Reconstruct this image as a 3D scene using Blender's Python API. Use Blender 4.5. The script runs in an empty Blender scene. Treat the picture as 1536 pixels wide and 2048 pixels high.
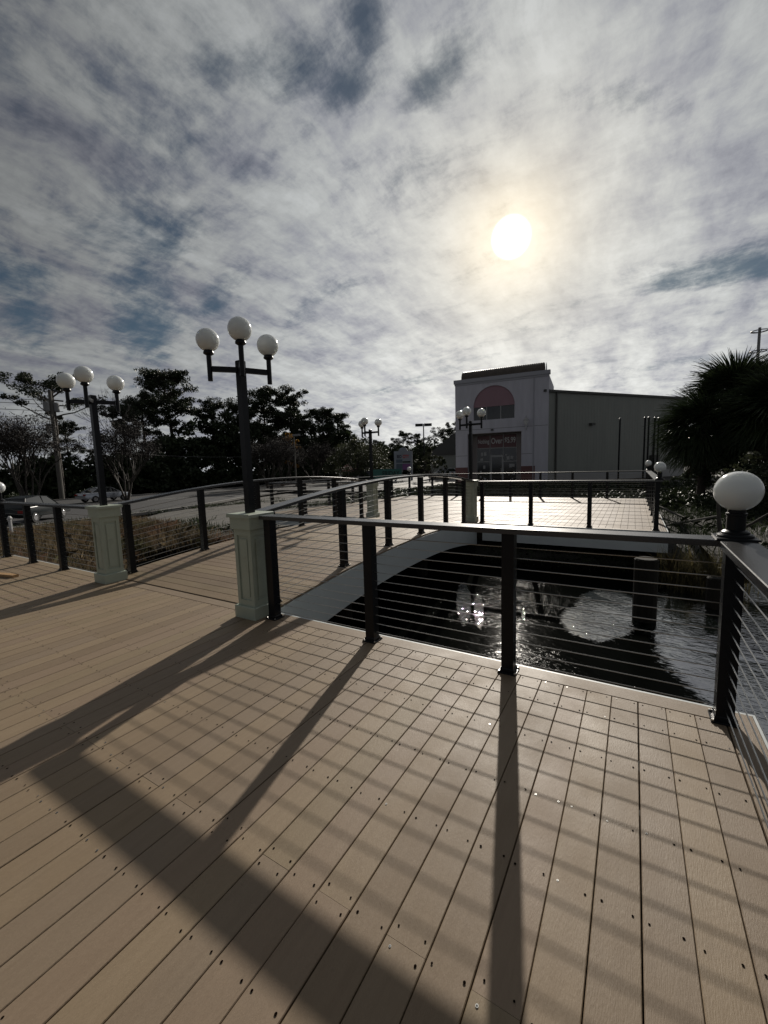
import bpy, bmesh, math, random
import numpy as np
from mathutils import Vector, Matrix
random.seed(7); np.random.seed(7)
PI = math.pi
S = bpy.context.scene
C = S.collection

# ------------------------------------------------------------------ camera, light, exposure
cam_d = bpy.data.cameras.new('camera'); cam = bpy.data.objects.new('camera', cam_d); C.objects.link(cam); S.camera = cam
_r = Vector((0.857122, 0.514284, -0.029207)); _u = Vector((-0.032299, 0.110246, 0.993379)); _f = Vector((-0.514099, 0.850504, -0.111105))
M3 = Matrix((_r, _u, -_f)).transposed()
cam.matrix_world = Matrix.Translation((0, 0, 1.6)) @ M3.to_4x4()
cam_d.sensor_fit = 'HORIZONTAL'; cam_d.sensor_width = 36; cam_d.lens = 825.94/1536*36
cam_d.clip_start = 0.05; cam_d.clip_end = 3000
S.view_settings.view_transform = 'Standard'; S.view_settings.look = 'None'; S.view_settings.gamma = 1
S.view_settings.use_curve_mapping = False
S.view_settings.exposure = 0.0

SUN_EL, SUN_AZ = math.radians(25.84), math.radians(-14.1)      # azimuth from +Y towards +X
SUN = Vector((math.sin(SUN_AZ)*math.cos(SUN_EL), math.cos(SUN_AZ)*math.cos(SUN_EL), math.sin(SUN_EL)))
sd = bpy.data.lights.new('sun', 'SUN'); sd.energy = 4.3; sd.angle = math.radians(0.7); sd.color = (1, 0.93, 0.83)
so = bpy.data.objects.new('sun', sd); C.objects.link(so); so.rotation_euler = (-SUN).to_track_quat('-Z', 'Y').to_euler(); so.location = (0, 0, 40)

W = bpy.data.worlds.new('World'); S.world = W; W.use_nodes = True
def build_world():
    nt = W.node_tree; N = nt.nodes; L = nt.links; N.clear()
    def nd(t, **k):
        n = N.new(t)
        for a, b in k.items(): setattr(n, a, b)
        return n
    def put(s, v):
        if hasattr(v, 'is_output') or isinstance(v, bpy.types.NodeSocket): L.new(v, s)
        else: s.default_value = v
    def mth(op, a, b=None, c=None, clamp=False):
        n = nd('ShaderNodeMath', operation=op, use_clamp=clamp); put(n.inputs[0], a)
        if b is not None: put(n.inputs[1], b)
        if c is not None: put(n.inputs[2], c)
        return n.outputs[0]
    def vm(op, a, b=None, out=0):
        n = nd('ShaderNodeVectorMath', operation=op); put(n.inputs[0], a)
        if b is not None: put(n.inputs[1], b)
        return n.outputs['Value'] if out else n.outputs[0]
    def mp(v, a, b, c, d, t='SMOOTHSTEP'):
        n = nd('ShaderNodeMapRange', interpolation_type=t); put(n.inputs[0], v)
        for i, x in enumerate((a, b, c, d)): put(n.inputs[i+1], x)
        return n.outputs[0]
    def mix(f, a, b, bt='MIX'):
        n = nd('ShaderNodeMix', data_type='RGBA', blend_type=bt); put(n.inputs[0], f); put(n.inputs[6], a); put(n.inputs[7], b)
        return n.outputs[2]
    def noise(v, sc, det, ro, dist=0, lac=2.0):
        n = nd('ShaderNodeTexNoise'); put(n.inputs['Vector'], v); n.inputs['Scale'].default_value = sc
        n.inputs['Detail'].default_value = det; n.inputs['Roughness'].default_value = ro
        n.inputs['Distortion'].default_value = dist; n.inputs['Lacunarity'].default_value = lac
        return n
    d = nd('ShaderNodeTexCoord').outputs['Generated']
    sep = nd('ShaderNodeSeparateXYZ'); put(sep.inputs[0], d)
    z = sep.outputs[2]
    zc = mth('MAXIMUM', z, 0.0); zz = mth('ADD', zc, 0.18)
    comb = nd('ShaderNodeCombineXYZ')
    put(comb.inputs[0], mth('DIVIDE', sep.outputs[0], zz)); put(comb.inputs[1], mth('DIVIDE', sep.outputs[1], zz))
    uv = comb.outputs[0]
    def scl(v, f):
        n = vm('SCALE', v); put(n.node.inputs['Scale'], f); return n
    wn = noise(uv, 2.2, 3, 0.5)
    uvw = vm('ADD', uv, scl(vm('SUBTRACT', wn.outputs['Color'], (0.5, 0.5, 0.5)), 0.16))
    def aniso(v, rot, sx, sy, loc=(0, 0, 0)):
        m = nd('ShaderNodeMapping'); put(m.inputs[0], v); m.inputs['Rotation'].default_value = (0, 0, math.radians(rot)); m.inputs['Scale'].default_value = (sx, sy, 1); m.inputs['Location'].default_value = loc
        return m.outputs[0]
    big = noise(aniso(uvw, 25, 1.0, 1.5), 1.7, 3, 0.5).outputs[0]          # banks of cloud
    midn = noise(aniso(uvw, 25, 1.0, 1.7), 5.8, 11, 0.64).outputs[0]        # torn edges
    wisp = noise(aniso(uvw, -30, 2.2, 0.9, (3, 1, 0)), 8.5, 9, 0.68).outputs[0]
    puff = noise(aniso(uv, 20, 1.0, 1.5), 26.0, 4, 0.6).outputs[0]          # small mackerel puffs
    gaps = None
    for (gx, gy, sx, sy, rot, amp) in [(-.37,.86,.085,.05,-.3,.95), (-.52,.78,.09,.055,.2,.85), (-.60,.69,.13,.06,.35,.95), (-.72,.62,.07,.06,.4,.7), (-.44,.72,.04,.08,.2,.9), (-1.66,.97,.55,.12,-.42,.95), (-1.90,.66,.40,.11,-.4,.85), (-1.40,1.10,.22,.07,-.25,.75), (.29,1.9,.30,.09,.05,1.05), (.27,2.75,.30,.08,0,.6), (-1.15,2.35,.35,.08,-.2,.5), (-.05,1.10,.10,.05,.6,.55), (-1.05,1.35,.20,.06,-.1,.45), (-.95,.45,.42,.30,.3,.50), (-.75,.95,.30,.10,.3,.45), (-1.35,.85,.30,.08,-.3,.6), (-.75,1.1,.12,.08,-.5,.40), (-2.1,1.25,.3,.07,-.4,.6), (.9,-.5,.4,.2,.5,.9), (-.6,-1.2,.5,.25,-.4,.9), (1.4,.9,.3,.12,.8,.8), (-1.2,-.4,.3,.15,.3,.8)]:
        m = nd('ShaderNodeMapping', vector_type='TEXTURE'); put(m.inputs[0], uv)
        m.inputs['Location'].default_value = (gx, gy, 0); m.inputs['Rotation'].default_value = (0, 0, rot); m.inputs['Scale'].default_value = (sx, sy, 1)
        r = vm('LENGTH', m.outputs[0], out=1)
        g = mth('MULTIPLY', mp(r, 0.0, 2.0, 1.0, 0.0), amp)
        gaps = g if gaps is None else mth('MAXIMUM', gaps, g)
    edge = mth('ADD', mth('MULTIPLY', mth('SUBTRACT', midn, 0.5), 1.9), mth('MULTIPLY', mth('SUBTRACT', wisp, 0.5), 0.8))
    hole = mth('ADD', mth('SUBTRACT', gaps, edge), mth('MULTIPLY', mth('SUBTRACT', 0.46, big), 1.6))
    hole = mp(hole, 0.05, 1.15, 0.0, 0.90)
    cover = mth('SUBTRACT', 1.0, hole)
    s = mth('MAXIMUM', vm('DOT_PRODUCT', d, tuple(SUN), out=1), 0.0)
    ang = mth('MULTIPLY', mth('ARCCOSINE', mth('MINIMUM', s, 0.999999)), 180/PI)
    broad = mth('POWER', s, 5.0); midg = mth('POWER', s, 30.0)
    hor = mth('POWER', mth('SUBTRACT', 1.0, zc), 4.5)
    lum = mth('ADD', 0.132, mth('MULTIPLY', broad, 0.35))
    lum = mth('ADD', lum, mth('MULTIPLY', midg, 0.10))
    lum = mth('ADD', lum, mth('MULTIPLY', hor, mth('ADD', 0.18, mth('MULTIPLY', broad, 0.52))))
    soft = noise(aniso(uvw, -35, 2.2, 0.9, (5, 2, 0)), 2.3, 4, 0.5).outputs[0]   # broad soft streaks
    tex = mth('ADD', mth('MULTIPLY', midn, 0.26), mth('ADD', mth('MULTIPLY', wisp, 0.22), mth('MULTIPLY', puff, 0.07)))
    tex = mth('ADD', tex, mth('MULTIPLY', soft, 0.45))
    # texture contrast fades where the sun burns through and near the hazy horizon
    amp_ = mth('SUBTRACT', 0.38, mth('MULTIPLY', mth('ADD', midg, mth('MULTIPLY', hor, 0.8)), 0.22))
    thick = mp(tex, 0.39, 0.61, -1.0, 1.0, 'LINEAR')
    lum = mth('MULTIPLY', lum, mth('MULTIPLY_ADD', thick, amp_, 1.0))
    cold = mix(mp(tex, 0.38, 0.56, 0, 1), (0.86, 0.90, 1.08, 1), (0.96, 1.0, 1.01, 1))
    warm = mix(mth('MULTIPLY', mth('ADD', midg, mth('MULTIPLY', hor, broad)), 1.0, clamp=True), cold, (1.03, 1.0, 0.92, 1))
    cl = scl(warm, mth('MULTIPLY', lum, 10.0))
    sky = nd('ShaderNodeTexSky', sky_type='NISHITA'); sky.sun_disc = False; sky.sun_elevation = SUN_EL; sky.sun_rotation = SUN_AZ
    sky.air_density = 1.0; sky.dust_density = 0.3; sky.ozone_density = 3.0
    clear = mix(1.0, sky.outputs[0], (0.22, 0.24, 0.22, 1), 'MULTIPLY')
    col = mix(cover, clear, cl)
    disc = mth('SUBTRACT', 1.0, mp(ang, 1.0, 2.3, 0.0, 1.0))
    halo = mth('EXPONENT', mth('MULTIPLY', mth('MULTIPLY', ang, ang), -0.032))
    halo2 = mth('EXPONENT', mth('MULTIPLY', ang, -0.13))
    h1 = scl((1.0, 0.74, 0.36), mth('MULTIPLY', halo, 3.9))
    h2 = scl((1.0, 0.96, 0.84), mth('MULTIPLY', halo2, 2.0))
    dc = scl((1.0, 0.97, 0.88), mth('MULTIPLY', disc, 45.0))
    tot = vm('ADD', vm('ADD', vm('ADD', col, h1), h2), dc)
    below = mp(z, -0.02, 0.0, 0.0, 1.0)
    tot = mix(below, (0.35, 0.33, 0.30, 1), tot)
    bg = nd('ShaderNodeBackground'); L.new(tot, bg.inputs[0]); bg.inputs[1].default_value = 0.1
    o = nd('ShaderNodeOutputWorld'); L.new(bg.outputs[0], o.inputs[0])
build_world()

# ------------------------------------------------------------------ materials
def mat(name, col, rough=.6, metal=0, var=None, vscale=3, stretch=(1, 1, 1), det=5, bump=0, bscale=40, bstretch=None, spec=.5, tints=None, rrange=None, dirt=None, coat=0, emit=None):
    m = bpy.data.materials.new(name); m.use_nodes = True; nt = m.node_tree; N = nt.nodes; L = nt.links
    b = N['Principled BSDF']; b.inputs['Roughness'].default_value = rough; b.inputs['Metallic'].default_value = metal
    b.inputs['Specular IOR Level'].default_value = spec; b.inputs['Coat Weight'].default_value = coat; b.inputs['Coat Roughness'].default_value = .08
    col = (*col, 1)
    geo = N.new('ShaderNodeNewGeometry'); oi = N.new('ShaderNodeObjectInfo')
    def ns(scale, st, detail, off=False):
        mp = N.new('ShaderNodeMapping'); L.new(geo.outputs['Position'], mp.inputs[0]); mp.inputs['Scale'].default_value = st
        if off:
            ml = N.new('ShaderNodeMath'); ml.operation = 'MULTIPLY'; ml.inputs[1].default_value = 37; L.new(oi.outputs['Random'], ml.inputs[0])
            cb = N.new('ShaderNodeCombineXYZ')
            for i in range(3): L.new(ml.outputs[0], cb.inputs[i])
            L.new(cb.outputs[0], mp.inputs['Location'])
        n = N.new('ShaderNodeTexNoise'); n.inputs['Scale'].default_value = scale; n.inputs['Detail'].default_value = detail; n.inputs['Roughness'].default_value = .62
        L.new(mp.outputs[0], n.inputs['Vector']); return n.outputs[0]
    cur = None
    def rgb(c):
        n = N.new('ShaderNodeRGB'); n.outputs[0].default_value = c; return n.outputs[0]
    cur = rgb(col)
    def mx(f, a, c, bt='MIX'):
        n = N.new('ShaderNodeMix'); n.data_type = 'RGBA'; n.blend_type = bt
        if isinstance(f, float): n.inputs[0].default_value = f
        else: L.new(f, n.inputs[0])
        L.new(a, n.inputs[6]); L.new(c, n.inputs[7]); return n.outputs[2]
    if tints:
        cr = N.new('ShaderNodeValToRGB'); cr.color_ramp.interpolation = 'CONSTANT' if len(tints) > 3 else 'LINEAR'
        while len(cr.color_ramp.elements) < len(tints): cr.color_ramp.elements.new(.5)
        for i, t in enumerate(tints): e = cr.color_ramp.elements[i]; e.position = i/len(tints); e.color = (*t, 1)
        L.new(oi.outputs['Random'], cr.inputs[0]); cur = cr.outputs[0]
    if var:
        n = ns(vscale, stretch, det, bool(tints)); r = N.new('ShaderNodeMapRange'); L.new(n, r.inputs[0]); r.inputs[1].default_value = .32; r.inputs[2].default_value = .68
        cur = mx(r.outputs[0], cur, rgb((*var, 1))) if not tints else mx(r.outputs[0], cur, mx(.5, cur, rgb((*var, 1)), 'MULTIPLY'))
    if dirt:
        n = ns(dirt[1], (1, 1, 1), 6); r = N.new('ShaderNodeMapRange'); L.new(n, r.inputs[0]); r.inputs[1].default_value = dirt[2]; r.inputs[2].default_value = dirt[2]+.12; r.inputs[4].default_value = dirt[3]
        cur = mx(r.outputs[0], cur, rgb((*dirt[0], 1)))
    L.new(cur, b.inputs['Base Color'])
    if rrange:
        n = ns(rrange[0], (1, 1, 1), 4); r = N.new('ShaderNodeMapRange'); L.new(n, r.inputs[0]); r.inputs[1].default_value = .3; r.inputs[2].default_value = .7; r.inputs[3].default_value = rrange[1]; r.inputs[4].default_value = rrange[2]; L.new(r.outputs[0], b.inputs['Roughness'])
    if bump:
        n = ns(bscale, bstretch or (1, 1, 1), 4, bool(tints)); bp = N.new('ShaderNodeBump'); bp.inputs['Strength'].default_value = bump; bp.inputs['Distance'].default_value = .004
        L.new(n, bp.inputs['Height']); L.new(bp.outputs[0], b.inputs['Normal'])
    return m
M = {}
tan = [(.240, .178, .114), (.218, .162, .106), (.236, .173, .117), (.206, .151, .098), (.254, .190, .122), (.226, .170, .116), (.232, .176, .110)]
M['boardy'] = mat('composite board', (.24, .17, .11), .6, spec=.38, tints=tan, var=(.80, .77, .74), vscale=1.0, stretch=(38, 3.0, 1), bump=.38, bscale=1, bstretch=(300, 42, 20), rrange=(2.2, .52, .68), dirt=((.16, .125, .09), .9, .56, .28))
M['boardx'] = mat('composite board crosswise', (.24, .17, .11), .6, spec=.38, tints=tan, var=(.80, .77, .74), vscale=1.0, stretch=(3.0, 38, 1), bump=.38, bscale=1, bstretch=(42, 300, 20), rrange=(2.2, .52, .66), dirt=((.16, .125, .09), .9, .56, .28))
tan2 = [(a*.85, b*.85, c*.88) for a, b, c in tan]
M['farboard'] = mat('far composite board', (.25, .18, .12), .62, spec=.28, tints=tan2, var=(.75, .72, .70), vscale=1.0, stretch=(20, 1.0, 1), bump=.3, bscale=1, bstretch=(60, 5, 10), rrange=(1.4, .54, .66))
M['fascia'] = mat('grey green fascia paint', (.52, .55, .55), .5, var=(.47, .50, .50), vscale=1.5, bump=.2, bscale=30)
M['sage'] = mat('sage green paint', (.385, .43, .35), .42, var=(.345, .385, .315), dirt=((.20, .20, .15), 3.5, .58, .35), vscale=5, bump=.12, bscale=60)
M['black'] = mat('black powder coat', (.005, .006, .008), .32, bump=.06, bscale=220, var=(.008, .009, .011), vscale=12, spec=.22)
M['rail'] = mat('black cap rail', (.012, .013, .015), .27, bump=.10, bscale=1, bstretch=(90, 90, 90), var=(.020, .020, .022), vscale=5, spec=1.0)
M['steel'] = mat('steel cable', (.42, .42, .41), .28, 1)
M['bolt'] = mat('zinc bolt', (.5, .5, .48), .32, 1)
M['screwd'] = mat('dark screw hole', (.006, .004, .003), .9, spec=0)
M['globe'] = mat('opal acrylic globe', (.66, .68, .68), .14, spec=.5)
_b = M['globe'].node_tree.nodes['Principled BSDF']; _b.inputs['Subsurface Weight'].default_value = .7; _b.inputs['Subsurface Radius'].default_value = (1, 1, .95); _b.inputs['Subsurface Scale'].default_value = .16
M['joist'] = mat('treated joist', (.07, .055, .035), .8, var=(.05, .04, .03), vscale=4)
M['pile'] = mat('dark timber pile', (.010, .009, .008), .8, var=(.020, .018, .014), spec=.12, vscale=3, stretch=(6, 6, .7), bump=.8, bscale=14)
M['lumber'] = mat('raw lumber', (.42, .26, .12), .6, var=(.30, .18, .08), vscale=2, stretch=(3, 30, 30))
M['asphalt'] = mat('asphalt', (.048, .048, .050), .7, spec=.35, var=(.062, .061, .060), vscale=.7, bump=.5, bscale=60, dirt=((.035, .035, .036), .35, .56, .7))
M['kerb'] = mat('concrete kerb', (.27, .26, .24), .75, var=(.20, .19, .175), vscale=2)
M['gravel'] = mat('packed gravel lot', (.13, .125, .115), .9, spec=.2, var=(.075, .070, .062), vscale=1.6, bump=1, bscale=30)
M['concrete'] = mat('concrete paving', (.30, .29, .27), .7, var=(.24, .23, .21), vscale=1)
M['mark'] = mat('road paint', (.55, .54, .50), .6)
M['stucco'] = mat('pale lavender stucco', (.56, .55, .61), .8, var=(.49, .48, .535), vscale=1.2, stretch=(2.5, 2.5, .35), bump=.4, bscale=25)
M['stucco2'] = mat('trim stucco', (.38, .38, .42), .8, bump=.3, bscale=25)
M['pink'] = mat('dusty rose stucco', (.33, .20, .235), .8, var=(.295, .18, .21), vscale=.7)
M['jamb'] = mat('beige jamb stucco', (.30, .26, .25), .8, var=(.26, .23, .23), vscale=1)
M['brick'] = mat('red brick', (.17, .08, .08), .8, var=(.14, .068, .068), vscale=4, bump=.5, bscale=30)
M['siding'] = mat('grey green metal siding', (.27, .28, .255), .6, var=(.235, .245, .225), vscale=.6, stretch=(2, 2, .4))
M['trimd'] = mat('dark trim', (.05, .05, .045), .5)
M['tile'] = mat('brown barrel tile', (.085, .065, .05), .5, var=(.06, .045, .035), vscale=2)
M['glass'] = mat('dark shop glass', (.012, .014, .018), .08, spec=.6, var=(.03, .033, .04), vscale=.8)
M['frame'] = mat('aluminium frame', (.34, .34, .34), .45)
M['bannerred'] = mat('red window banner', (.15, .075, .08), .6)
M['white'] = mat('white lettering', (.62, .62, .62), .6)
M['redtext'] = mat('red lettering', (.50, .03, .03), .6)
M['darktext'] = mat('dark lettering', (.03, .03, .05), .6)
M['purple'] = mat('purple panel', (.22, .08, .24), .6)
M['bluegrey'] = mat('blue grey panel', (.10, .13, .17), .6)
M['signwhite'] = mat('sign face paint', (.30, .32, .37), .6, var=(.27, .29, .33), vscale=1)
M['teal'] = mat('teal banner', (.05, .16, .14), .7)
M['tealtext'] = mat('dark green lettering', (.012, .03, .025), .6)
M['umbrella'] = mat('pink umbrella cloth', (.55, .24, .27), .8, var=(.35, .10, .12), vscale=1.5)
M['bark'] = mat('pine bark', (.045, .036, .030), .9, var=(.07, .058, .05), vscale=6, bump=1, bscale=20)
M['barkpale'] = mat('pale smooth bark', (.065, .055, .046), .8, var=(.04, .034, .03), vscale=5)
M['pole'] = mat('weathered pole', (.13, .12, .105), .85, var=(.09, .083, .075), vscale=2, stretch=(4, 4, .5))
M['metalgrey'] = mat('grey galvanised', (.20, .20, .20), .5)
M['wire'] = mat('overhead wire', (.02, .02, .02), .6)
def leafmat(name, c1, c2, trans=.25, rough=.5):
    m = bpy.data.materials.new(name); m.use_nodes = True; nt = m.node_tree; N = nt.nodes; L = nt.links
    b = N['Principled BSDF']; b.inputs['Roughness'].default_value = rough; b.inputs['Specular IOR Level'].default_value = .25
    g = N.new('ShaderNodeNewGeometry'); n = N.new('ShaderNodeTexNoise'); n.inputs['Scale'].default_value = 1.1; n.inputs['Detail'].default_value = 3
    L.new(g.outputs['Position'], n.inputs['Vector']); r = N.new('ShaderNodeMapRange'); r.inputs[1].default_value = .35; r.inputs[2].default_value = .65; L.new(n.outputs[0], r.inputs[0])
    mx = N.new('ShaderNodeMix'); mx.data_type = 'RGBA'; mx.inputs[6].default_value = (*c1, 1); mx.inputs[7].default_value = (*c2, 1); L.new(r.outputs[0], mx.inputs[0]); L.new(mx.outputs[2], b.inputs['Base Color'])
    t = N.new('ShaderNodeBsdfTranslucent'); L.new(mx.outputs[2], t.inputs[0]); ms = N.new('ShaderNodeMixShader'); ms.inputs[0].default_value = trans
    L.new(b.outputs[0], ms.inputs[1]); L.new(t.outputs[0], ms.inputs[2]); L.new(ms.outputs[0], N['Material Output'].inputs[0]); return m
M['pineleaf'] = leafmat('pine needles', (.020, .030, .014), (.034, .045, .020), .12)
M['oakleaf'] = leafmat('oak leaves', (.035, .042, .022), (.060, .065, .035), .25)
M['hedge'] = leafmat('hedge leaves', (.025, .036, .018), (.045, .060, .028), .2)
M['yellowleaf'] = leafmat('yellow autumn leaves', (.30, .16, .03), (.20, .11, .025), .5)
M['twig'] = mat('bare twigs', (.026, .021, .018), .85)
M['palm'] = leafmat('palm frond', (.030, .045, .022), (.045, .060, .028), .12, .28)
M['palmdead'] = leafmat('dead palm frond', (.11, .085, .055), (.08, .06, .04), .2, .6)
M['dry'] = leafmat('dry marsh grass', (.19, .145, .085), (.085, .068, .045), .35, .7)
M['dry2'] = leafmat('rust brown weeds', (.13, .080, .055), (.075, .075, .038), .35, .7)
M['reed'] = leafmat('olive reeds', (.10, .085, .035), (.07, .06, .03), .3, .5)
M['carsilver'] = mat('silver car paint', (.40, .42, .46), .25, .6, coat=1)
M['cardark'] = mat('dark blue green car paint', (.003, .007, .009), .3, 0, spec=.35)
M['carwhite'] = mat('white car paint', (.55, .56, .58), .3, coat=1)
M['carred'] = mat('dark red car paint', (.09, .012, .012), .3, coat=1)
M['tyre'] = mat('tyre rubber', (.015, .015, .015), .8)
M['rim'] = mat('wheel rim', (.35, .35, .36), .3, 1)
M['carglass'] = mat('car glass', (.01, .012, .014), .05, spec=.8)
M['lampred'] = mat('tail light', (.25, .01, .01), .2)
M['headl'] = mat('head light', (.5, .5, .5), .1)

def water_mat():
    m = bpy.data.materials.new('pond water'); m.use_nodes = True; nt = m.node_tree; N = nt.nodes; L = nt.links; b = N['Principled BSDF']
    b.inputs['Base Color'].default_value = (.006, .008, .007, 1); b.inputs['Roughness'].default_value = .015; b.inputs['IOR'].default_value = 3.8
    g = N.new('ShaderNodeNewGeometry')
    def no(sc, st, rot, det):
        mp = N.new('ShaderNodeMapping'); mp.inputs['Scale'].default_value = st; mp.inputs['Rotation'].default_value = (0, 0, rot); L.new(g.outputs['Position'], mp.inputs[0])
        n = N.new('ShaderNodeTexNoise'); n.inputs['Scale'].default_value = sc; n.inputs['Detail'].default_value = det; n.inputs['Distortion'].default_value = .6; L.new(mp.outputs[0], n.inputs['Vector']); return n.outputs[0]
    a = no(8.5, (1, 2.0, 1), .35, 3); c = no(.55, (1, 1, 1), 0, 2); e = no(1.6, (1, 2, 1), -.3, 2)
    r = N.new('ShaderNodeMapRange'); r.inputs[1].default_value = .40; r.inputs[2].default_value = .62; r.inputs[3].default_value = .10; r.inputs[4].default_value = 1.0; L.new(c, r.inputs[0])
    # the breeze ruffles the open channel in front of the boardwalk more than the sheltered water
    sx = N.new('ShaderNodeSeparateXYZ'); L.new(g.outputs['Position'], sx.inputs[0])
    mul = N.new('ShaderNodeMath'); mul.operation = 'MULTIPLY'; L.new(a, mul.inputs[0]); L.new(r.outputs[0], mul.inputs[1])
    ad = N.new('ShaderNodeMath'); ad.operation = 'MULTIPLY_ADD'; L.new(e, ad.inputs[0]); ad.inputs[1].default_value = .35; L.new(mul.outputs[0], ad.inputs[2])
    bp = N.new('ShaderNodeBump'); bp.inputs['Strength'].default_value = 1.0; bp.inputs['Distance'].default_value = .022; L.new(ad.outputs[0], bp.inputs['Height']); L.new(bp.outputs[0], b.inputs['Normal'])
    # pond painted black to drop its reflections, save patches placed as sky glare
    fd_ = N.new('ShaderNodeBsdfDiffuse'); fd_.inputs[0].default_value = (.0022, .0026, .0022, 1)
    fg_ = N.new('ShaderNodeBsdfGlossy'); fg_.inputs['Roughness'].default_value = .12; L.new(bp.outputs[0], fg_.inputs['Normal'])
    painted_dark = N.new('ShaderNodeMixShader'); painted_dark.inputs[0].default_value = .0025; L.new(fd_.outputs[0], painted_dark.inputs[1]); L.new(fg_.outputs[0], painted_dark.inputs[2])
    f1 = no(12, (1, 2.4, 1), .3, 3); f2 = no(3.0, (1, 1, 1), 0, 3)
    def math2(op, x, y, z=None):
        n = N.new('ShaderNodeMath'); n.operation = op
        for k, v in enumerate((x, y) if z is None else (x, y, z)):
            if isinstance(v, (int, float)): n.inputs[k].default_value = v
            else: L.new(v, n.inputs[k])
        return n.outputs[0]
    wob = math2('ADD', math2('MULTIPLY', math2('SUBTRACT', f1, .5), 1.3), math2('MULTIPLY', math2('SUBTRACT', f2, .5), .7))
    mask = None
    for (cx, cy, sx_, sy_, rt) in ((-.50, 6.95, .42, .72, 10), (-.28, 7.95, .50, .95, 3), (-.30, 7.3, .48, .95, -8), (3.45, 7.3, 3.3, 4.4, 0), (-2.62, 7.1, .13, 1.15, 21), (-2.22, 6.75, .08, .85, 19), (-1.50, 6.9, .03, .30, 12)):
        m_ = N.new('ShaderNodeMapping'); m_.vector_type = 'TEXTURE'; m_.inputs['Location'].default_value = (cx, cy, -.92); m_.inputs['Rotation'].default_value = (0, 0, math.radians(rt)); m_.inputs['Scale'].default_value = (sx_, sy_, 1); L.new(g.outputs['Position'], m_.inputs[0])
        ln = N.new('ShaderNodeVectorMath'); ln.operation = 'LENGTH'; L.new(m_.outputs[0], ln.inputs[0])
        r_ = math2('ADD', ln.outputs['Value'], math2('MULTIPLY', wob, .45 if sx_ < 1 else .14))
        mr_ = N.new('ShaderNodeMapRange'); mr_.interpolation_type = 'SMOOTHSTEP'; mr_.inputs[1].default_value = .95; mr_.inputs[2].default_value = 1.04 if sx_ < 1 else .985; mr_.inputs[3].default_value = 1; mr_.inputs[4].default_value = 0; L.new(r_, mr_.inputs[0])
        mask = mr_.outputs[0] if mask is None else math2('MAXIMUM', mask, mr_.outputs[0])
    mxs = N.new('ShaderNodeMixShader'); L.new(mask, mxs.inputs[0]); L.new(painted_dark.outputs[0], mxs.inputs[1]); L.new(b.outputs[0], mxs.inputs[2]); L.new(mxs.outputs[0], N['Material Output'].inputs[0])
    return m
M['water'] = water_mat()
def ground_mat():
    m = bpy.data.materials.new('rough ground'); m.use_nodes = True; nt = m.node_tree; N = nt.nodes; L = nt.links; b = N['Principled BSDF']; b.inputs['Roughness'].default_value = .9
    g = N.new('ShaderNodeNewGeometry')
    def no(sc, det):
        n = N.new('ShaderNodeTexNoise'); n.inputs['Scale'].default_value = sc; n.inputs['Detail'].default_value = det; L.new(g.outputs['Position'], n.inputs['Vector']); return n.outputs[0]
    def mx(f, a, c):
        n = N.new('ShaderNodeMix'); n.data_type = 'RGBA'; L.new(f, n.inputs[0])
        for k, v in ((6, a), (7, c)):
            if isinstance(v, tuple): n.inputs[k].default_value = (*v, 1)
            else: L.new(v, n.inputs[k])
        return n.outputs[2]
    def mr(v, a, c):
        r = N.new('ShaderNodeMapRange'); r.inputs[1].default_value = a; r.inputs[2].default_value = c; L.new(v, r.inputs[0]); return r.outputs[0]
    c1 = mx(mr(no(.35, 6), .42, .58), (.060, .048, .028), (.034, .040, .018)); c2 = mx(mr(no(2.5, 6), .45, .65), c1, (.075, .058, .038))
    sx = N.new('ShaderNodeSeparateXYZ'); L.new(g.outputs['Position'], sx.inputs[0])
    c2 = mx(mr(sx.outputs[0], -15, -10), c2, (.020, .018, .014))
    c3 = mx(mr(sx.outputs[2], -.72, -.82), c2, (.003, .003, .0025)); low_black = mr(sx.outputs[2], -.70, -.80); sm = N.new('ShaderNodeMath'); sm.operation = 'MULTIPLY_ADD'; L.new(low_black, sm.inputs[0]); sm.inputs[1].default_value = -.5; sm.inputs[2].default_value = .5; L.new(sm.outputs[0], b.inputs['Specular IOR Level']); L.new(c3, b.inputs['Base Color'])  # dark reflection painted into the low mud: near black, no gloss
    bp = N.new('ShaderNodeBump'); bp.inputs['Strength'].default_value = 1; bp.inputs['Distance'].default_value = .06; L.new(no(9, 6), bp.inputs['Height']); L.new(bp.outputs[0], b.inputs['Normal'])
    return m
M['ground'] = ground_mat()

# ------------------------------------------------------------------ mesh helpers
def mesh(name, V, F, m=None, smooth=False):
    me = bpy.data.meshes.new(name); me.from_pydata([tuple(v) for v in V], [], F); me.validate()
    if m: me.materials.append(m)
    if smooth: me.polygons.foreach_set('use_smooth', [True]*len(me.polygons))
    me.update(); return me
def link(name, me, parent=None, loc=None, rot=None, **k):
    o = bpy.data.objects.new(name, me); C.objects.link(o)
    if parent: o.parent = parent
    if loc is not None: o.location = loc
    if rot is not None: o.rotation_euler = rot
    for a, b in k.items(): o[a] = b
    return o
def thing(name, label, cat, loc=(0, 0, 0), rz=0, group=None, kind=None):
    o = bpy.data.objects.new(name, None); C.objects.link(o); o.location = loc; o.rotation_euler = (0, 0, rz)
    o['label'] = label; o['category'] = cat
    if group: o['group'] = group
    if kind: o['kind'] = kind
    o.empty_display_size = .2
    return o
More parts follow.
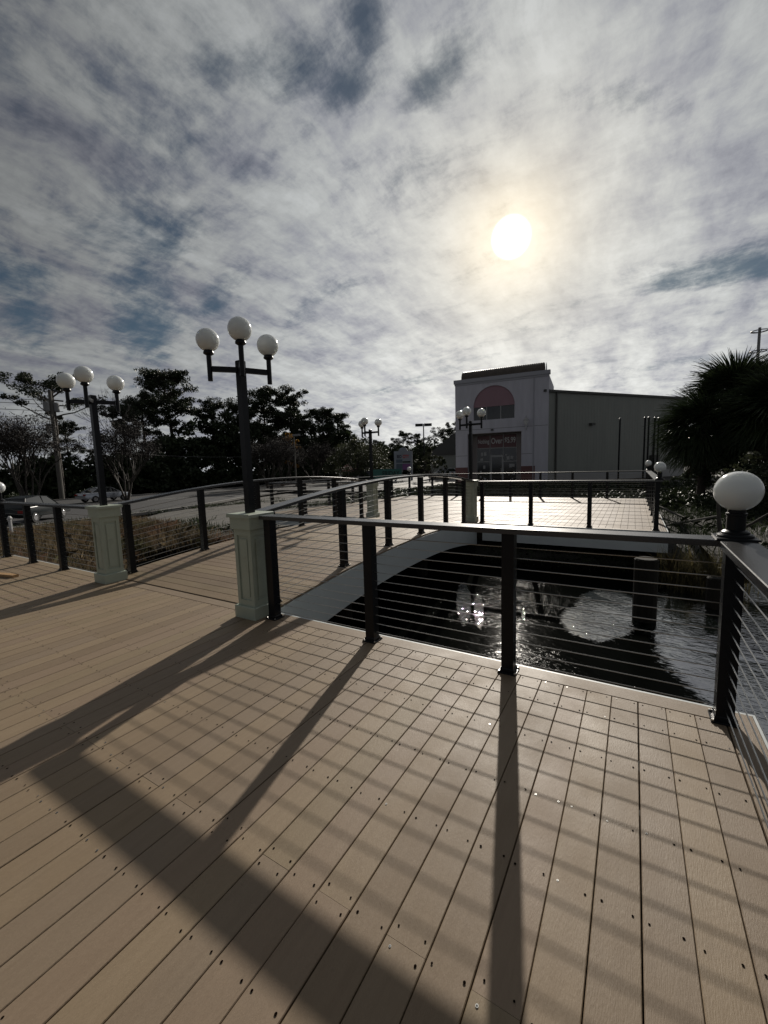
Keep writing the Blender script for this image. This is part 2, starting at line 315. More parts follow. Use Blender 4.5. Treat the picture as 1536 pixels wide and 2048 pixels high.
class G:
    def __init__(s): s.V = []; s.F = []
    def add(s, V, F):
        n = len(s.V); s.V += [tuple(v) for v in V]; s.F += [tuple(i+n for i in f) for f in F]; return s
    def box(s, x0, x1, y0, y1, z0, z1, bev=0):
        if bev:   # chamfer the four upper edges
            b = bev
            V = [(x0, y0, z0), (x1, y0, z0), (x1, y1, z0), (x0, y1, z0), (x0, y0, z1-b), (x1, y0, z1-b), (x1, y1, z1-b), (x0, y1, z1-b), (x0+b, y0+b, z1), (x1-b, y0+b, z1), (x1-b, y1-b, z1), (x0+b, y1-b, z1)]
            F = [(3, 2, 1, 0)]+[(i, (i+1) % 4, (i+1) % 4+4, i+4) for i in range(4)]+[(i+4, (i+1) % 4+4, (i+1) % 4+8, i+8) for i in range(4)]+[(8, 9, 10, 11)]
            return s.add(V, F)
        V = [(x, y, z) for z in (z0, z1) for x, y in ((x0, y0), (x1, y0), (x1, y1), (x0, y1))]
        return s.add(V, [(3, 2, 1, 0), (4, 5, 6, 7), (0, 1, 5, 4), (1, 2, 6, 5), (2, 3, 7, 6), (3, 0, 4, 7)])
    def tube(s, pts, rad, n=6, cap=True, square=False):
        pts = [Vector(p) for p in pts]; rad = rad if isinstance(rad, (list, tuple)) else [rad]*len(pts)
        base = len(s.V); up = Vector((0, 0, 1)); prev = None
        for i, p in enumerate(pts):
            t = (pts[min(i+1, len(pts)-1)]-pts[max(i-1, 0)])
            t = t.normalized() if t.length > 1e-9 else Vector((0, 0, 1))
            if prev is None: a = t.cross(up); a = a if a.length > 1e-3 else t.cross(Vector((0, 1, 0)))
            else: a = prev-t*prev.dot(t)
            a.normalize(); prev = a; b = t.cross(a)
            for k in range(n):
                an = 2*PI*k/n+(PI/4 if square else 0); s.V.append(tuple(p+(a*math.cos(an)+b*math.sin(an))*rad[i]))
        for i in range(len(pts)-1):
            for k in range(n):
                s.F.append((base+i*n+k, base+i*n+(k+1) % n, base+(i+1)*n+(k+1) % n, base+(i+1)*n+k))
        if cap: s.F.append(tuple(base+k for k in range(n))[::-1]); s.F.append(tuple(base+(len(pts)-1)*n+k for k in range(n)))
        return s
    def lathe(s, prof, n=20, c=(0, 0)):
        base = len(s.V)
        for r, z in prof:
            for k in range(n): s.V.append((c[0]+r*math.cos(2*PI*k/n), c[1]+r*math.sin(2*PI*k/n), z))
        for i in range(len(prof)-1):
            for k in range(n): s.F.append((base+i*n+k, base+i*n+(k+1) % n, base+(i+1)*n+(k+1) % n, base+(i+1)*n+k))
        s.F.append(tuple(base+k for k in range(n))[::-1]); s.F.append(tuple(base+(len(prof)-1)*n+k for k in range(n))); return s
    def sphere(s, c, r, n=24, m=14, zs=1):
        base = len(s.V); s.V.append((c[0], c[1], c[2]-r*zs))
        for i in range(1, m):
            a = -PI/2+PI*i/m
            for k in range(n): s.V.append((c[0]+r*math.cos(a)*math.cos(2*PI*k/n), c[1]+r*math.cos(a)*math.sin(2*PI*k/n), c[2]+r*zs*math.sin(a)))
        s.V.append((c[0], c[1], c[2]+r*zs)); top = len(s.V)-1
        for k in range(n): s.F.append((base, base+1+(k+1) % n, base+1+k)); s.F.append((top, base+1+(m-2)*n+k, base+1+(m-2)*n+(k+1) % n))
        for i in range(m-2):
            for k in range(n): a = base+1+i*n; s.F.append((a+k, a+(k+1) % n, a+n+(k+1) % n, a+n+k))
        return s
    def me(s, name, m, smooth=False): return mesh(name, s.V, s.F, m, smooth)
    def put(s, name, m, parent=None, smooth=False, loc=None, rot=None, **k): return link(name, s.me(name, m, smooth), parent, loc, rot, **k)
def sub(o, names=None):
    m = o.modifiers.new('smooth', 'SUBSURF'); m.levels = 1; m.render_levels = 1
def autosmooth(me, ang=40):
    try: me.set_sharp_from_angle(angle=math.radians(ang)); me.polygons.foreach_set('use_smooth', [True]*len(me.polygons))
    except Exception: pass

# ------------------------------------------------------------------ terrain
def sst(a, b, x): t = min(1, max(0, (x-a)/(b-a))); return t*t*(3-2*t)
def land(x, y):
    far = -1.0+0.5*sst(-27, -14, x)
    return far if y > -3 else far
BASIN = [(20, 7.2, 3.2), (2, 7.2, 2.8), (-8, 7.0, 2.4), (-11, 6.8, 1.0)]
POOLS = [[(20, 6.6, 4.2), (3.2, 6.9, 3.4), (1.3, 7.3, 2.25), (-.05, 7.45, 1.25), (-.35, 7.4, .95)], [(-4.6, 6.4, 1.0), (-6.5, 7.4, 2.0), (-9.3, 7.1, 1.3)]]
from mathutils import noise as mn
def dist(P, x, y):
    best = 9e9
    for (x0, y0, w0), (x1, y1, w1) in zip(P, P[1:]):
        dx, dy = x1-x0, y1-y0; t = max(0, min(1, ((x-x0)*dx+(y-y0)*dy)/(dx*dx+dy*dy)))
        best = min(best, math.hypot(x-x0-t*dx, y-y0-t*dy)-(w0+(w1-w0)*t))
    return best
def chan(x, y): return dist(BASIN, x, y)+.35*mn.noise(Vector((x*.6, y*.6, 0)))
def gz(x, y):
    h = land(x, y)
    if x < -20 or x > 40 or y < -8 or y > 24: return h+(.09*mn.noise(Vector((x*.8, y*.8, 3))) if -24 < x < 40 and -8 < y < 40 else 0)
    d = chan(x, y); mud = -.835+.07*mn.noise(Vector((x*1.3, y*1.3, 7)))+.04*mn.noise(Vector((x*4, y*4, 2)))
    z = mud+(h-mud)*sst(0, 2.6, d)
    if x < -16: z = z+(h-z)*sst(-16, -20, x) if False else z
    p = min(dist(P, x, y) for P in POOLS)+.22*mn.noise(Vector((x*1.8, y*1.8, 9)))+.26*mn.noise(Vector((x*4, y*6, 4)))+.16*mn.noise(Vector((x*11, y*14, 6)))
    if d < .05: z = -1.35
    elif d < .55: z = -1.35+(z+1.35)*sst(.05, .55, d)
    if d > .6: z += .09*mn.noise(Vector((x*.8, y*.8, 3)))*sst(.6, 3, d)
    return z
def axis(lo, a, b, hi, step, g=1.22):
    v = list(np.arange(a, b+1e-6, step)); s = step; x = b
    while x < hi: s *= g; x += s; v.append(x)
    s = step; x = a; pre = []
    while x > lo: s *= g; x -= s; pre.append(x)
    return pre[::-1]+v
xs = axis(-900, -30, -12, -12, .5)+list(np.arange(-11.8, -4.01, .2))+list(np.arange(-3.9, 2.51, .1))+list(np.arange(2.7, 5.01, .2))+axis(5.5, 5.5, 16, 900, .5); ys = axis(-300, -6, 2, 2, .5)+list(np.arange(2.2, 3.81, .2))+list(np.arange(3.9, 10.41, .1))+list(np.arange(10.6, 12.01, .2))+axis(12.5, 12.5, 30, 1500, .5)
V = [(x, y, gz(x, y)) for y in ys for x in xs]; nx = len(xs)
F = [(j*nx+i, j*nx+i+1, (j+1)*nx+i+1, (j+1)*nx+i) for j in range(len(ys)-1) for i in range(nx-1)]
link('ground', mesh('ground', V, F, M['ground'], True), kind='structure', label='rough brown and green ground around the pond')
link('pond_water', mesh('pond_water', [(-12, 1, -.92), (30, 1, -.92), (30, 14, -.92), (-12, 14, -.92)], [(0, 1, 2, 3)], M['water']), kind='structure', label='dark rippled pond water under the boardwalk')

def strip(name, A, B, zoff, m, **k):
    V = []
    def ex(P):
        out = []
        for (a, b), (c, d) in zip(P, P[1:]):
            for t in range(6): out.append((a+(c-a)*t/6, b+(d-b)*t/6))
        return out+[P[-1]]
    A2, B2 = ex(A), ex(B); n = 9
    for a, b in zip(A2, B2):
        for j in range(n): t = j/(n-1); x = a[0]+(b[0]-a[0])*t; y = a[1]+(b[1]-a[1])*t; V.append((x, y, -1.0+.5*sst(-27, -14, x)+zoff))
    F = [(i*n+j, i*n+j+1, (i+1)*n+j+1, (i+1)*n+j) for i in range(len(A2)-1) for j in range(n-1)]
    return link(name, mesh(name, V, F, m), kind='structure', **k)
NK = [(-26.3, -30), (-25.4, 0), (-25.6, 7.6), (-26.2, 14.6), (-27.2, 18.5), (-30.6, 25.6), (-33.4, 33.2), (-38.3, 45.9), (-47, 66), (-70, 110)]
FK = [(-52, -30), (-51.5, 0), (-51, 12), (-50, 22), (-47.5, 30), (-49, 42), (-50.5, 52), (-55, 66), (-63, 84), (-90, 130)]
strip('road', NK, FK, .05, M['asphalt'], label='wide asphalt road curving past the marsh')
def kerbline(name, P, off, label):
    g = G(); 
    for (a, b), (c, d) in zip(P, P[1:]):
        L = math.hypot(c-a, d-b); ux, uy = (c-a)/L, (d-b)/L; nx_, ny_ = uy*off, -ux*off
        n = max(1, int(L/4))
        for i in range(n):
            t0, t1 = i/n, (i+1)/n-.004
            p = [(a+(c-a)*t, b+(d-b)*t) for t in (t0, t1)]
            q = [(x+nx_*.0, y+ny_*.0) for x, y in p]+[(x+nx_*.22, y+ny_*.22) for x, y in p[::-1]]
            z = -1.0+.5*sst(-27, -14, p[0][0])
            V = [(x, y, z-.1) for x, y in q]+[(x, y, z+.17) for x, y in q]
            g.add(V, [(4, 5, 6, 7), (0, 1, 5, 4), (1, 2, 6, 5), (2, 3, 7, 6), (3, 0, 4, 7)])
    g.put(name, M['kerb'], kind='structure', label=label)
kerbline('kerb', NK, 1, 'pale concrete kerb on the near side of the road')
kerbline('kerb', FK, -1, 'pale concrete kerb on the far side of the road')
MID = [((a[0]*.45+b[0]*.55), (a[1]*.45+b[1]*.55)) for a, b in zip(NK, FK)]
strip('road_marking', [(x-.08, y) for x, y in MID], [(x+.08, y) for x, y in MID], .058, M['mark'], label='faded line painted along the road')
# pale gravel lot between the marsh and the road; paved lot in front of the shop
strip('gravel_lot', [(-12.3, 9.6), (-11.8, 12), (-17, 22), (-24, 33)], [(-19, 9.2), (-25, 14.5), (-29, 25), (-31, 33)], .045, M['gravel'], label='pale packed gravel patch beside the road')
link('parking_lot', mesh('parking_lot', [(-44, 36, -.93), (-25, 30, -.50), (-19, 28, -.44), (-15.9, 39.2, -.44), (-16, 39.4, -.44), (-17, 120, -.44), (-44, 120, -.8)], [(0, 1, 2, 3, 4, 5, 6)], M['asphalt']), kind='structure', label='dark parking lot in front of the shop')
link('pavement', mesh('pavement', [(-22.5, 37, -.41), (-16.8, 31, -.41), (-15.2, 39.0, -.41), (-16.4, 52, -.41), (-21.5, 52, -.41)], [(0, 1, 2, 3, 4)], M['concrete']), kind='structure', label='bright pale pavement left of the shop corner')
link('path', mesh('path', [(5.2, 44, -.42), (7.4, 42, -.42), (9.6, 57, -.42), (6.6, 58, -.42)], [(0, 1, 2, 3)], M['concrete']), kind='structure', label='pale concrete path beside the warehouse')

# ------------------------------------------------------------------ decks
PITCH = .1507; BW = .1468; X0 = .528
EDGE = 3.045
def board_mesh(L, m, w=BW, t=.024, x0=0):
    g = G(); b = .0026; h = w/2
    V = [(-h, y, -t) for y in (0, L)]+[(-h, y, -b) for y in (0, L)]+[(-h+b, y, 0) for y in (0, L)]+[(h-b, y, 0) for y in (0, L)]+[(h, y, -b) for y in (0, L)]+[(h, y, -t) for y in (0, L)]
    F = [(2*i, 2*i+2, 2*i+3, 2*i+1) for i in range(5)]+[(10, 0, 1, 11), tuple(range(0, 12, 2))[::-1], tuple(range(1, 12, 2))]
    g.add(V, [f[::-1] for f in F]); return g.me('board', m)
near = thing('boardwalk_deck', 'near brown composite boardwalk deck in the foreground', 'deck', kind='structure')
del near['category']
cache = {}
def bm_(L, m):
    k = (round(L, 3), m)
    if k not in cache: cache[k] = board_mesh(L, M[m])
    return cache[k]
JY = [1.058, -1.40]
k = 0; x = X0-PITCH/2
while x > -10.70:
    cuts = [EDGE-.003]
    if k % 2 == 0 and k > 7 or k in (6, 8, 10, 11): pass
    ph = (k+1) % 4
    if k % 2 == 1: cuts.append(1.052)
    elif ph == 1: cuts.append(-.57)
    if x < -3.9: cuts = [EDGE-.003]+([1.052+[-.41, 0, .41, .82][(k*3) % 4]] if k % 2 else [])
    cuts.append(-2.6)
    for a, b in zip(cuts, cuts[1:]):
        o = link('board', bm_(a-b-.0012, 'boardy'), near, (x+random.uniform(-.0008, .0008), b+.0008, random.uniform(-.0008, .0008)), (0, 0, random.uniform(-.0003, .0003)))
    x -= PITCH; k += 1
xl_end = x+PITCH/2
# picture-frame border boards
def border(x0, x1, y0, y1, m, parent, z=0):
    g = G(); g.box(0, x1-x0, 0, y1-y0, -.024, 0, .0028); return g.put('border_board', M[m], parent, loc=(x0, y0, z))
for a, b in ((-10.85, -7.2), (-7.195, -3.45), (-3.445, .53)): border(a, b-.004, 3.051, 3.195, 'boardx', near)
border(.534, .678, -2.6, 3.195, 'boardy', near); border(-10.85, -10.72, -2.6, 3.045, 'boardy', near)
g = G()
for i in range(14): g.box(-10.8, .65, 2.755-.413*i, 2.793-.413*i, -.22, -.028)
g.put('joist', M['joist'], near, kind='stuff')
g = G(); g.box(-10.85, -6.98, 3.197, 3.215, -.32, -.002); g.box(-3.46, .70, 3.197, 3.215, -.32, -.002); g.box(.680, .70, -2.6, 3.196, -.32, -.002); g.box(-10.87, -10.852, -2.6, 3.21, -.32, -.002)
g.put('fascia', M['fascia'], near)
# screws: pairs over every joist, some dark holes and some bright heads
def screws(parent, rows, x_from, x_to, inset=.024):
    gd, gb = G(), G(); x = x_from; kk = 0
    while x > x_to:
        for y in rows:
            if (kk % 2 == 0) == (y in (1.02, 1.09)) and y in (1.02, 1.09, 1.055): continue
            for s in (-1, 1):
                cx = x+s*(BW/2-inset)+random.uniform(-.005, .005); cy = y+random.uniform(-.007, .007); r = random.uniform(.0036, .0050)
                bright = random.random() < .10
                gg = gb if bright else gd
                V = [(cx+r*math.cos(i*PI/4), cy+r*1.15*math.sin(i*PI/4), .0018) for i in range(8)]
                gg.add(V, [tuple(range(8))])
                if bright: gd.add([(cx+r*.5*math.cos(i*PI/3), cy+r*.5*math.sin(i*PI/3), .0026) for i in range(6)], [tuple(range(6))])
        x -= PITCH; kk += 1
    gd.put('screw_hole', M['screwd'], parent, kind='stuff'); gb.put('screw_head', M['bolt'], parent, kind='stuff')
screws(near, [3.02, 2.77, 2.355, 1.927, 1.528, 1.09, 1.055, 1.02, .71, .30, -.1], X0-PITCH/2, -10.7)
g = G()
for (px_, py_) in ((-.6, -.4), (-3.0, -.4), (-5.4, -.4), (-7.8, -.4), (.3, 2.6), (-3.2, 2.6), (-6.9, 2.6), (-9.6, 2.6)): pass
for i, px_ in enumerate((.25, -2.2, -4.6, -7.0, -9.4)): G().tube([(px_, 2.55, -3.0), (px_, 2.55, -.23)], .14, 10).put('pile', M['pile'], near)

for (x_, y_, r_, zt_, lab_) in ((.22, 7.45, .165, .06, 'thick dark pile added in the pond as a dark reflection bar before the far deck'), (1.24, 8.55, .13, -.40, 'short dark pile added in the pond as a dark reflection bar near the reeds')):  # both piles are added, standing in for dark vertical bars in the reflections
    t = thing('added_pile', lab_, 'pile', (x_, y_, -1.4), group='dark piles added in the pond as reflection bars'); G().lathe([(r_, 0), (r_, zt_+1.38), (r_-.02, zt_+1.4)], 14).put('pile_shaft', M['pile'], t)
# bridge -------------------------------------------------------------
def q(y): return max(0, 1-((y-6.98)/3.86)**2)
def zd(y): return .215*q(y)
def xr(y): return -3.585-.017*(y-3.07)
def xl(y): return -6.76-.018*(y-3.07)
bridge = thing('arched_footbridge', 'arched timber footbridge linking the near deck to the far deck', 'footbridge')
y = 3.205; i = 0
me_b = None
while y < 10.74:
    yc = y+BW/2; a = math.atan((zd(yc+.05)-zd(yc-.05))/.1)
    L = 3.50; g = G(); 
    if me_b is None: g.box(0, L, -BW/2, BW/2, -.024, 0, .0028); me_b = g.me('board', M['boardx'])
    link('board', me_b, bridge, (xl(yc)-.20+random.uniform(-.004, .004), yc, zd(yc)), (a, 0, 0)); y += PITCH; i += 1
def ribbon(xf, y0, y1, zt, zb, th, n=36):
    g = G(); V = []
    for i in range(n+1):
        y = y0+(y1-y0)*i/n; x = xf(y)
        V += [(x, y, zb(y)), (x+th, y, zb(y)), (x+th, y, zt(y)), (x, y, zt(y))]
    F = [(3, 2, 1, 0), tuple(4*n+j for j in range(4))]
    for i in range(n):
        for j in range(4): F.append((4*i+j, 4*i+(j+1) % 4, 4*i+4+(j+1) % 4, 4*i+4+j))
    g.add(V, F); return g
zbot = lambda y: -.275-.20*abs((y-7.0)/3.0)**2.2
ribbon(lambda y: xr(y)+.115, 3.217, 10.745, lambda y: zd(y)-.03, zbot, .024).put('fascia', M['fascia'], bridge)
ribbon(lambda y: xl(y)-.225, 3.217, 10.745, lambda y: zd(y)-.03, zbot, .024).put('fascia', M['fascia'], bridge)
for dx in (.5, 1.3, 2.1, 2.9): ribbon(lambda y: xl(y)+dx, 3.22, 10.74, lambda y: zd(y)-.035, lambda y: zd(y)-.27, .04).put('stringer', M['joist'], bridge)
for yy in (5.4, 8.4):
    for xx in (-6.6, -4.1): G().tube([(xx, yy, -3), (xx, yy, zd(yy)-.28)], .13, 10).put('pile', M['pile'], bridge)
screws_b = G()
yy = 3.205+BW/2
while yy < 10.7:
    for xx in (-6.7, -5.9, -5.1, -4.3, -3.7):
        for s in (-.035, .035):
            r = .005; V = [(xx+r*math.cos(i*PI/3), yy+s+r*math.sin(i*PI/3), zd(yy)+.004) for i in range(6)]; screws_b.add(V, [tuple(range(6))])
    yy += PITCH
screws_b.put('screw_hole', M['screwd'], bridge, kind='stuff')

# far deck -----------------------------------------------------------
far = thing('far_deck', 'far brown deck shining in the low sun before the shop', 'deck', kind='structure'); del far['category']
FY0, FY1 = 10.75, 19.35
x = .46
def leftline(y): return -11.45+(y-10.8)*(1.45/8.5)
while x > -11.5:
    y0 = FY0+.150; y1 = FY1-.15
    if x < leftline(y1): y1 = 10.8+(x+11.45)/(1.45/8.5)
    if y1-y0 > .3:
        c = y0+random.choice([2.44, 3.66, 4.88, 9]); c = c if c < y1-.4 else None
        for a, b in ([(y0, c), (c, y1)] if c else [(y0, y1)]):
            link('board', bm_(round(b-a-.004, 2), 'farboard'), far, (x, a+.002, random.uniform(-.001, .001)))
    x -= PITCH
for a, b in ((-11.6, -7.1), (-7.095, -3.6), (-3.595, .53)): border(a, b-.005, FY0, FY0+.144, 'boardx', far)
border(.536, .68, FY0, FY1, 'farboard', far); border(-10.05, .53, FY1-.144, FY1, 'boardx', far)
g = G()
for i in range(20): g.box(-10.0, .6, FY0+.3+.43*i, FY0+.34+.43*i, -.24, -.028)
g.put('joist', M['joist'], far, kind='stuff')
g = G(); g.box(-3.42, .70, FY0-.022, FY0-.004, -.47, -.002); g.box(.682, .70, FY0, FY1, -.47, -.002); g.box(-11.6, -7.15, FY0-.022, FY0-.004, -.40, -.002); g.box(-10.05, .70, FY1+.002, FY1+.02, -.4, -.002)
g.put('fascia', M['fascia'], far)
g = G(); 
for yy in (11.2, 14.2, 17.4): g.box(-10.5, .62, yy-.09, yy+.09, -.50, -.245)
g.put('beam', M['joist'], far)
G().box(.05, .46, 11.0, 11.4, -1.6, -.5).put('pile', M['pile'], far)
for xx in (-1.9, -2.6, -3.9, -6.0, -8.4, -10.2): G().tube([(xx, 11.2, -3.0), (xx, 11.2, -.5)], .14, 10).put('pile', M['pile'], far)
for xx in (.25, -2.2, -4.6, -7.0): G().tube([(xx, 14.2, -2.8), (xx, 14.2, -.5)], .14, 10).put('pile', M['pile'], far)

# ------------------------------------------------------------------ cable railings
RT = 1.12          # top of cap rail
def post_mesh(h):
    k = ('post', round(h, 2))
    if k not in cache:
        g = G(); g.box(-.045, .045, -.045, .045, 0, h); me = g.me('post', M['black']); cache[k] = me
    return cache[k]
def plate_mesh():
    if 'plate' not in cache:
        g = G(); g.box(-.068, .068, -.068, .068, 0, .010, .003); g.box(-.052, .052, -.052, .052, .0101, .045, .012); cache['plate'] = g.me('base_plate', M['black'])
        g = G()
        for a in (-1, 1):
            for b in (-1, 1): g.lathe([(.008, .010), (.008, .019), (.004, .021)], 6, (a*.058, b*.058))
        cache['bolts'] = g.me('bolt', M['bolt'])
    return cache['plate'], cache['bolts']
NC = 12
def rail_run(name, label, pts, posts, zf=None, rf=None, cap=.17, extra_top=True, n=1):
    """pts: end points (x, y) of the run; posts: list of parameters 0..1 along it; zf(t) lifts the run"""
    t = thing(name, label, 'railing', (0, 0, 0), group='black cable railings')
    zf = zf or (lambda s: 0); rf = rf or (lambda s: 0)
    (ax, ay), (bx, by) = pts; L = math.hypot(bx-ax, by-ay); ux, uy = (bx-ax)/L, (by-ay)/L; rz = math.atan2(uy, ux)
    P = lambda s: (ax+(bx-ax)*s, ay+(by-ay)*s)
    for s in posts:
        x, y = P(s); p = link('post', post_mesh(RT-.045+rf(s)), t, (x, y, zf(s)), (0, 0, rz))
        a, b = plate_mesh(); link('base_plate', a, p); link('bolt', b, p)
    # cap rail
    g = G(); V = []; N_ = n
    for i in range(N_+1):
        s = i/N_; x, y = P(s); z = RT+zf(s)+rf(s)
        if i == 0: x -= ux*.045; y -= uy*.045
        if i == N_: x += ux*.045; y += uy*.045
        w = cap/2; nx_, ny_ = -uy, ux
        for (o, dz) in ((-w, -.038), (w, -.038), (w, -.004), (w-.004, 0), (-w+.004, 0), (-w, -.004)): V.append((x+nx_*o, y+ny_*o, z+dz))
    F = [(5, 4, 3, 2, 1, 0), tuple(6*N_+j for j in range(6))]
    for i in range(N_):
        for j in range(6): F.append((6*i+j, 6*i+(j+1) % 6, 6*i+6+(j+1) % 6, 6*i+6+j))
    g.add(V, F); o = g.put('top_rail', M['rail'], t)
    for c in range(NC):
        zc = .085+c*.0805; g = G()
        pl = []
        for i in range(N_+1):
            s = i/N_; x, y = P(s); pl.append((x, y, zc+zf(s)+rf(s)*(zc/1.1)))
        g.tube(pl, .0034, 5, False); g.put('cable', M['steel'], t)
    return t
def ts(a, b, vals): return [(v-a)/(b-a) for v in vals]
rail_run('cable_railing', 'black cable railing across the front of the near deck right of the near lamp pillar', ((-3.29, 3.07), (.52, 3.07)), ts(-3.29, .52, [-3.27, -2.02, -.775, .52]))
rail_run('cable_railing', 'black cable railing along the right edge of the near deck beside the large foreground globe', ((.52, 3.025-.0), (.52, -2.4)), ts(3.025, -2.4, [1.65, .4, -.9, -2.3]))
rail_run('cable_railing', 'black cable railing of the near deck left of the far left lamp pillar', ((-10.75, 3.07), (-6.98, 3.07)), ts(-10.75, -6.98, [-10.75, -9.5, -8.25]))
rail_run('cable_railing', 'black cable railing down the far left side of the near deck', ((-10.75, 3.02), (-10.75, -2.4)), ts(3.02, -2.4, [1.75, .5, -.75, -2.0]))
yb0, yb1 = 3.28, 10.75
zb_ = lambda s: zd(yb0+(yb1-yb0)*s)
rb_ = lambda s: .07*q(yb0+(yb1-yb0)*s)
rail_run('cable_railing', 'curved black cable railing on the right side of the arched bridge', ((xr(yb0), yb0), (xr(yb1), yb1)), ts(yb0, yb1, [3.38, 4.80, 6.15, 7.5, 8.85, 10.1]), zb_, rb_, n=26)
rail_run('cable_railing', 'curved black cable railing on the left side of the arched bridge beside the road', ((xl(yb0), yb0), (xl(yb1), yb1)), ts(yb0, yb1, [3.42, 4.75, 6.10, 7.45, 8.80, 10.1]), zb_, rb_, n=26)
FR = 10.85
rail_run('cable_railing', 'black cable railing on the front of the far deck right of the bridge', ((-3.50, FR), (.50, FR)), ts(-3.50, .50, [-3.46, -2.2, -.86, .47]))
rail_run('cable_railing', 'black cable railing on the front of the far deck left of the bridge', ((-11.35, FR), (-7.2, FR)), ts(-11.35, -7.2, [-11.35, -9.75, -8.35]))
rail_run('cable_railing', 'black cable railing receding along the right side of the far deck', ((.50, FR+.05), (.50, 19.2)), ts(FR+.05, 19.2, [12.25, 13.65, 15.05, 16.45, 17.85, 19.2]))
rail_run('cable_railing', 'black cable railing along the back of the far deck before the shop', ((-10.0, 19.2), (.455, 19.2)), ts(-10.0, .455, [-10.0, -8.7, -7.4, -6.1, -4.8, -3.5, -2.2, -.9]))
rail_run('cable_railing', 'black cable railing slanting along the left side of the far deck', ((-11.35, FR+.05), (-10.0, 19.15)), [.16, .33, .5, .66, .83])

# ------------------------------------------------------------------ pillars and lamps
def pillar(x, y, label):
    t = thing('lamp_pillar', label, 'pillar', (x, y, 0), group='sage green lamp pillars')
    g = G(); g.box(-.158, .158, -.158, .158, 0, .135, .008); g.put('plinth', M['sage'], t)
    g = G(); g.box(-.112, .112, -.112, .112, .136, .975); g.put('shaft', M['sage'], t)
    for k in range(4):
        g = G(); w = .128                # raised frame round a recessed panel: two stiles, two rails
        g.box(-w, -.083, -w, -.1125, .136, .975); g.box(.083, w-.0165, -w, -.1125, .136, .975)
        g.box(-.0825, .0825, -w+.001, -.1125, .136, .20); g.box(-.0825, .0825, -w+.001, -.1125, .905, .975)
        g.box(-.055, .055, -w+.008, -.1125, .235, .87, .003)
        g.put('panel_trim', M['sage'], t, rot=(0, 0, k*PI/2))
    g = G(); g.box(-.152, .152, -.152, .152, .976, 1.10); g.put('capital', M['sage'], t)
    g = G(); g.box(-.175, .175, -.175, .175, 1.101, 1.14, .006); g.put('cap', M['sage'], t)
    return t
def lamp(x, y, label, ztop=2.73, zg=2.92, L=.31, rot=0):
    t = thing('street_lamp', label, 'street lamp', (x, y, 1.14), rot, group='black three globe lamps on the deck pillars')
    b = 1.14
    g = G(); g.box(-.037, .037, -.037, .037, 0, ztop-b, .006); g.put('pole', M['black'], t)
    for j, az in enumerate(((math.radians(221), math.radians(128), math.radians(27)) if rot == 0 else (math.radians(270), math.radians(180), math.radians(90)))):
        dx, dy = math.sin(az), math.cos(az); rz = math.atan2(dy, dx)
        g = G(); g.box(.038, L-.025, -.022, .022, -.026, .026); g.put('arm', M['black'], t, loc=(0, 0, 2.635-b), rot=(0, 0, rz))
        up = .035 if j == 1 else 0
        g = G(); g.tube([(0, 0, -.12), (0, 0, .155+up)], .025, 14); s = g.put('stem', M['black'], t, loc=(dx*L, dy*L, 2.635-b)); autosmooth(s.data)
        g = G(); g.lathe([(.030, .135+up), (.052, .150+up), (.052, .163+up), (.045, .175+up), (.045, .19+up)], 18); f_ = g.put('fitter', M['black'], s); autosmooth(f_.data)
        g = G(); g.sphere((0, 0, 0), .113, 28, 18); g.put('globe', M['globe'], t, True, loc=(dx*L, dy*L, zg+up-b))
    return t
PIL = [(-6.70, 3.075, 'leftmost'), (-3.545, 3.06, 'near'), (-3.80, 10.93, 'farright'), (-7.02, 10.93, 'farleft')]
pl = ['sage green panelled pillar at the left entrance to the bridge', 'sage green panelled pillar nearest the camera, under the tallest looking lamp',
      'sage green pillar at the far right end of the bridge before the shop', 'sage green pillar at the far left end of the bridge, half hidden by the railing']
ll = ['black three globe lamp on the leftmost pillar, pines behind it', 'black three globe lamp on the nearest pillar, largest in view',
      'black three globe lamp in front of the shop facade', 'black lamp at the far end of the bridge left of the pylon sign, globes overlapping']
for (x, y, w_), a, b in zip(PIL, pl, ll): pillar(x, y, a); lamp(x, y, b, L=.30 if w_[:3] != 'far' else .30, rot=0 if w_[:3] != 'far' else .001)
def globe_post(x, y, label):
    t = thing('post_lamp', label, 'globe light', (x, y, RT), group='white globe lights on the railing corner posts')
    g = G(); g.box(-.098, .098, -.098, .098, .001, .012, .003); g.put('base_plate', M['black'], t)
    g = G(); g.lathe([(.086, .0125), (.086, .022), (.078, .030), (.066, .032), (.066, .040), (.055, .050), (.045, .053), (.045, .135), (.050, .138), (.050, .150), (.042, .153), (.042, .175)], 28); o = g.put('neck', M['black'], t); autosmooth(o.data, 30)
    g = G(); g.sphere((0, 0, .276), .1135, 40, 24); g.put('globe', M['globe'], t, True)
for a in ((.52, 3.075, 'large white globe light on the corner post nearest the camera, right edge'), (-10.75, 3.07, 'white globe light cut by the left picture edge'),
          (.50, 10.87, 'white globe light on the front right corner post of the far deck'), (.50, 19.2, 'white globe light on the back right corner post of the far deck'),
          (-10.0, 19.2, 'small white globe light on the back left corner post below the pylon sign')): globe_post(*a)

# lumber offcut
t = thing('lumber_offcut', 'short raw lumber offcut lying on the deck at the left', 'lumber', (-8.95, 2.36, .003), math.radians(12))
G().box(-.7, .55, -.045, .045, 0, .04, .002).put('plank', M['lumber'], t)

